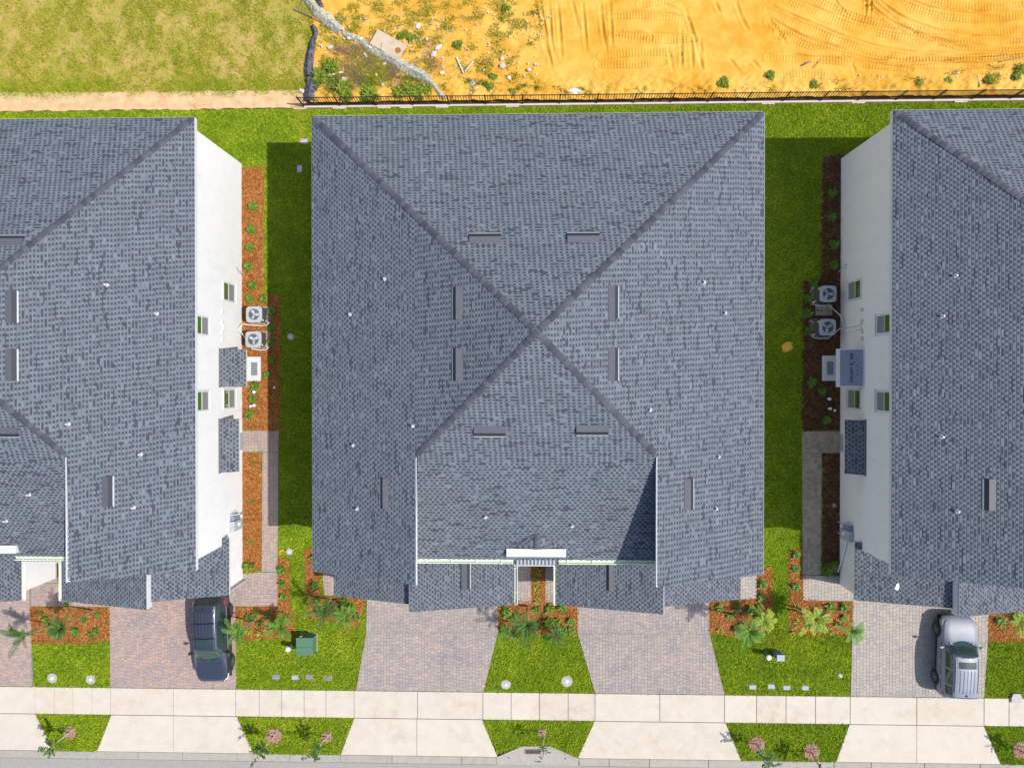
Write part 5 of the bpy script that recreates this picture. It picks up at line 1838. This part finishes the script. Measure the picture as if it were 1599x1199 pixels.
random.seed(8)
ribbon([(490, 42), (495, 55), (489, 70), (485, 90), (483, 108), (484, 122)], .5, M['fabric'], 'silt_fence', 'crumpled black silt fence fabric running down the edge of the weedy field', 'silt fence', .3)
ribbon([(482, 128), (490, 128), (486, 145), (485, 160)], .75, M['fabric'], 'silt_fence', 'torn black silt fence end piled against the metal fence corner', 'silt fence', .3)
ribbon([(474, -6), (500, 22), (535, 52)], .6, M['plastic'], 'plastic_sheet', 'twisted pale plastic sheet at the top beside the weedy field', 'plastic sheet', .28, .04)
ribbon([(535, 52), (560, 62), (580, 78), (606, 92)], .5, M['plastic'], 'plastic_sheet', 'torn pale plastic strip left of the large board', 'plastic sheet', .1, .05)
ribbon([(600, 88), (640, 110), (663, 122), (680, 140), (695, 158)], .62, M['plastic'], 'plastic_sheet', 'long plastic sheet running from the large board to the fence', 'plastic sheet', .3, .04)
ribbon([(496, 0), (504, 14)], .5, M['fabric'], 'fabric_scrap', 'small black fabric scrap at the top by the plastic sheet', 'fabric scrap', .15)
rock('plastic_scrap', (1404, 914), .62, .35, .04, M['pvc'], 'white plastic scrap lying on the low roof of the right house', 'plastic scrap', rz=.8)
bpy.data.objects['plastic_scrap'].location = (*site(1404, 914, 3.05), 3.07)


# ------------------------------------------------------------------ cars
def interp(xs, ys, x):
    """monotone cubic interpolation"""
    xs, ys = np.array(xs, float), np.array(ys, float)
    h = np.diff(xs)
    dl = np.diff(ys) / h
    m = np.zeros(len(xs))
    m[1:-1] = np.where(dl[:-1] * dl[1:] > 0, 2 * dl[:-1] * dl[1:] / (dl[:-1] + dl[1:] + 1e-12), 0)
    m[0], m[-1] = dl[0], dl[-1]
    i = np.clip(np.searchsorted(xs, x) - 1, 0, len(xs) - 2)
    t = (x - xs[i]) / h[i]
    return (2 * t ** 3 - 3 * t ** 2 + 1) * ys[i] + (t ** 3 - 2 * t ** 2 + t) * h[i] * m[i] + (-2 * t ** 3 + 3 * t ** 2) * ys[i + 1] + (t ** 3 - t ** 2) * h[i] * m[i + 1]


def make_car(label, paint, loc, rz, dark):
    """sport utility car, nose along local +Y, 4.7 m long"""
    car = thing('parked_car', label, 'car', loc, rz, 'cars parked on the driveways')
    Lh = 2.35
    ky = [-2.35, -2.27, -2.05, -1.4, -.6, .2, .9, 1.4, 1.9, 2.2, 2.33]
    kw = [.66, .80, .885, .93, .93, .93, .925, .91, .85, .70, .46]       # half width
    kb = [.92, 1.02, 1.10, 1.08, 1.05, 1.03, 1.02, .99, .93, .84, .72]     # belt
    kt = [.93, 1.06, 1.56, 1.67, 1.70, 1.66, 1.20, 1.06, .98, .88, .73]    # top centre
    kr = [.50, .60, .60, .60, .61, .60, .66, .68, .62, .50, .34]           # half width of the top
    ys = np.linspace(-2.35, 2.33, 150)
    W, Bz, T, Rr = (interp(ky, k, ys) for k in (kw, kb, kt, kr))
    rows = []
    for y, w, b, t, r in zip(ys, W, Bz, T, Rr):
        lift = .22 + .10 * max(0, (abs(y) - 1.9) / .45) ** 2
        half = [(w * .86, lift), (w * .965, lift + .08), (w * .985, .50), (w, .66), (w, .78), (w * .985, b - .12), (w * .955, b - .03), (w * .93, b)]
        cab = min(1.0, max(0.0, (t - b) / .5))
        edge_z = b + (t - b) * (.90 if cab > .3 else .8)
        n1 = 6
        w0 = w * .93
        for k in range(1, n1 + 1):
            u = k / n1
            half.append((w0 + (r - w0) * (u ** 1.15), b + (edge_z - b) * u))
        for u in (.25, .5, .75, 1.0):
            half.append((r * (1 - u), edge_z + (t - edge_z) * (1 - (1 - u) ** 2)))
        rows.append([(x, y, z) for x, z in half])
    nh = len(rows[0])
    ncol = 2 * nh - 1
    V = []
    for row in rows:
        V += row + [(-x, y, z) for x, y, z in row[-2::-1]]
    groups = dict(body=[], windshield=[], rear_window=[], side_glass=[], sunroof=[], cladding=[])
    for i in range(len(ys) - 1):
        ym = (ys[i] + ys[i + 1]) / 2
        for j in range(ncol - 1):
            jj = j if j < nh - 1 else ncol - 2 - j
            f = (i * ncol + j, i * ncol + j + 1, (i + 1) * ncol + j + 1, (i + 1) * ncol + j)
            g = 'body'
            if jj == 0 or (jj == 1):
                g = 'cladding'
            elif 7 <= jj <= 12:
                if -1.95 < ym < .75 and jj >= 8 and jj <= 11 and not (-.52 < ym < -.42) and not (-1.45 < ym < -1.33):
                    g = 'side_glass'
            elif jj > 12:
                q_ = (min(1.0, abs(sum(V[v][0] for v in f) / 4) / .62)) ** 2
                if .24 + .10 * q_ < ym < 1.06 - .26 * q_:
                    g = 'windshield'
                elif -2.27 + .03 * q_ < ym < -2.02:
                    g = 'rear_window'
                elif -.35 < ym < .05 and jj >= 14:
                    g = 'sunroof'
            if jj in (12,) and .42 < ym < .95:
                g = 'windshield'
            groups[g].append(f)
    panes = {}
    for f in groups.pop('side_glass'):
        yc = sum(V[v][1] for v in f) / 4
        kx = (sum(V[v][0] for v in f) > 0, 0 if yc > -.47 else 1 if yc > -1.39 else 2)
        panes.setdefault(kx, []).append(f)
    for kk, F in enumerate(panes.values()):
        groups['side_window%d' % kk] = F
    mm = dict(body=paint, windshield=M['carglass'], rear_window=M['carglass'], side_glass=M['carglass'], sunroof=M['carglass'], cladding=M['cartrim'])
    for g, F in groups.items():
        used = sorted({v for f in F for v in f})
        mp = {v: k for k, v in enumerate(used)}
        off = .004 if g not in ('body', 'cladding') else 0
        mb = MB().add([(V[v][0] * (1 - off * 1.5), V[v][1], V[v][2] - off) for v in used], [tuple(mp[v] for v in f) for f in F])
        mb.build('side_window' if g.startswith('side_window') else g, mm.get(g, M['carglass']), car, smooth=True)
    # ends and underside
    MB().add([V[k] for k in range(ncol)], [tuple(range(ncol))]).build('tailgate', paint, car)
    MB().add([V[(len(ys) - 1) * ncol + k] for k in range(ncol)], [tuple(range(ncol - 1, -1, -1))]).build('grille', M['cartrim'], car)
    MB().box(-.80, .80, -2.2, 2.2, .20, .235).build('underbody', M['cartrim'], car)
    # wheels
    for sx in (-1, 1):
        for wy in (-1.38, 1.40):
            xw = sx * .93
            wh = MB().tube([(sx * .70, wy, .36), (xw, wy, .36)], .36, 26)
            wo = wh.build('wheel', M['rubber'], car)
            MB().tube([(xw + sx * .001, wy, .36), (xw + sx * .012, wy, .36)], .235, 22).build('rim', M['cartrim'], wo)
            sp = MB()
            for k in range(5):
                a = k * 2 * PI / 5
                c, s_ = math.cos(a), math.sin(a)
                q = [(xw + sx * .02, wy + r * c - w * s_, .36 + r * s_ + w * c) for r, w in ((.03, -.03), (.23, -.04), (.23, .04), (.03, .03))]
                sp.add(q, [(0, 1, 2, 3)])
            sp.add([(xw + sx * .019, wy + .235 * math.cos(2 * PI * k / 20), .36 + .235 * math.sin(2 * PI * k / 20)) for k in range(20)] + [(xw + sx * .019, wy + .205 * math.cos(2 * PI * k / 20), .36 + .205 * math.sin(2 * PI * k / 20)) for k in range(20)],
                   [(k, (k + 1) % 20, 20 + (k + 1) % 20, 20 + k) for k in range(20)])
            sp.build('spokes', M['alloy'], wo)
            ar = MB()
            n = 14
            vs = []
            for k in range(n + 1):
                a = PI * k / n
                for r in (.36, .44):
                    for dx in (.90, .945):
                        vs.append((sx * dx, wy + r * math.cos(a), .36 + r * math.sin(a)))
            fs = []
            for k in range(n):
                o_ = 4 * k
                fs += [(o_ + 1, o_ + 3, o_ + 7, o_ + 5), (o_ + 2, o_ + 3, o_ + 7, o_ + 6)]
            ar.add(vs, fs).build('wheel_arch', M['cartrim'], car)
        # mirror
        mr = MB().bbox(min(sx * .96, sx * 1.14), max(sx * .96, sx * 1.14), .56, .70, 1.02, 1.16, .03)
        mr.box(min(sx * .88, sx * .97), max(sx * .88, sx * .97), .60, .66, 1.03, 1.08).build('mirror', paint if not dark else M['cartrim'], car)
        # lamps
        MB().add([(sx * .84, 2.03, .88), (sx * .60, 2.24, .845), (sx * .58, 2.30, .74), (sx * .83, 2.12, .76), (sx * .885, 1.80, .90), (sx * .90, 1.86, .80)],
                 [(0, 1, 2, 3), (4, 0, 3, 5)]).build('headlight', M['lampclear'], car)
        MB().add([(sx * .885, -2.05, 1.06), (sx * .70, -2.30, 1.0), (sx * .70, -2.36, .86), (sx * .90, -2.10, .88), (sx * .91, -1.90, 1.03)],
                 [(0, 1, 2, 3), (4, 0, 3)]).build('taillight', M['lampred'], car)
        # roof rail and door seam
        MB().tube([(sx * .57, -1.75, 1.58), (sx * .575, -1.6, 1.64), (sx * .58, -.6, 1.675), (sx * .575, .05, 1.65), (sx * .56, .2, 1.59)], .017, 6).build('roof_rail', M['cartrim'] if dark else M['acbody'], car)
        MB().tube([(sx * .925, -1.8, .92), (sx * .938, -.5, .90), (sx * .935, .9, .88)], .009, 4).build('side_trim', M['acbody'] if dark else M['cartrim'], car)
        MB().bbox(min(sx * .93, sx * .96), max(sx * .93, sx * .96), -.30, -.12, .90, .93, .005).build('door_handle', M['alloy'], car)
        MB().bbox(min(sx * .93, sx * .96), max(sx * .93, sx * .96), -1.20, -1.02, .92, .95, .005).build('door_handle', M['alloy'], car)
        MB().tube([(sx * .10, .98, 1.185), (sx * .55, .86, 1.27)], .010, 4).build('wiper', M['cartrim'], car)
    for i in range(5):
        x = -.36 + i * .18
        MB().tube([(x, -1.75, 1.648), (x, -1.0, 1.698), (x, -.45, 1.712)], .011, 4).build('roof_rib', paint, car)
    if dark:
        for yb in (-1.15, -.35):
            MB().tube([(-.62, yb, 1.71), (-.4, yb, 1.745), (.4, yb, 1.745), (.62, yb, 1.71)], .02, 6).build('roof_bar', M['cartrim'], car)
    MB().bbox(-.58, .58, 2.24, 2.36, .42, .62, .02).build('lower_grille', M['cartrim'], car)
    MB().bbox(-.26, .26, 2.352, 2.372, .50, .60, .004).build('number_plate', M['disc'], car)
    MB().bbox(-.02, .04, -1.93, -1.83, 1.60, 1.68, .01).build('roof_antenna', M['cartrim'], car)
    MB().bbox(-.54, .54, -2.10, -1.99, 1.47, 1.53, .025).build('rear_spoiler', M['cartrim'] if dark else paint, car)
    return car


lx = site(361, 1000, .4)[0] - .95
ly = site(327, 1062, .55)[1] + 2.35
make_car('dark slate grey car with roof bars parked nose to the street beside the left lawn', M['cardark'], (lx + .05, ly, .045), PI + R_(2.2), True)
rx = site(1461, 1020, .4)[0] + .90
ry = site(1490, 960, .7)[1] - 2.14
make_car('silver car with a sunroof parked nose to the house on the right driveway', M['carsilver'], (rx, ry, .045), R_(-1.5), False).scale = (1, .92, 1)

for o in col.objects:
    if o.parent is None and len(str(o.get('label', '')).split()) > 16:
        print('LONG', o.name, o['label'])
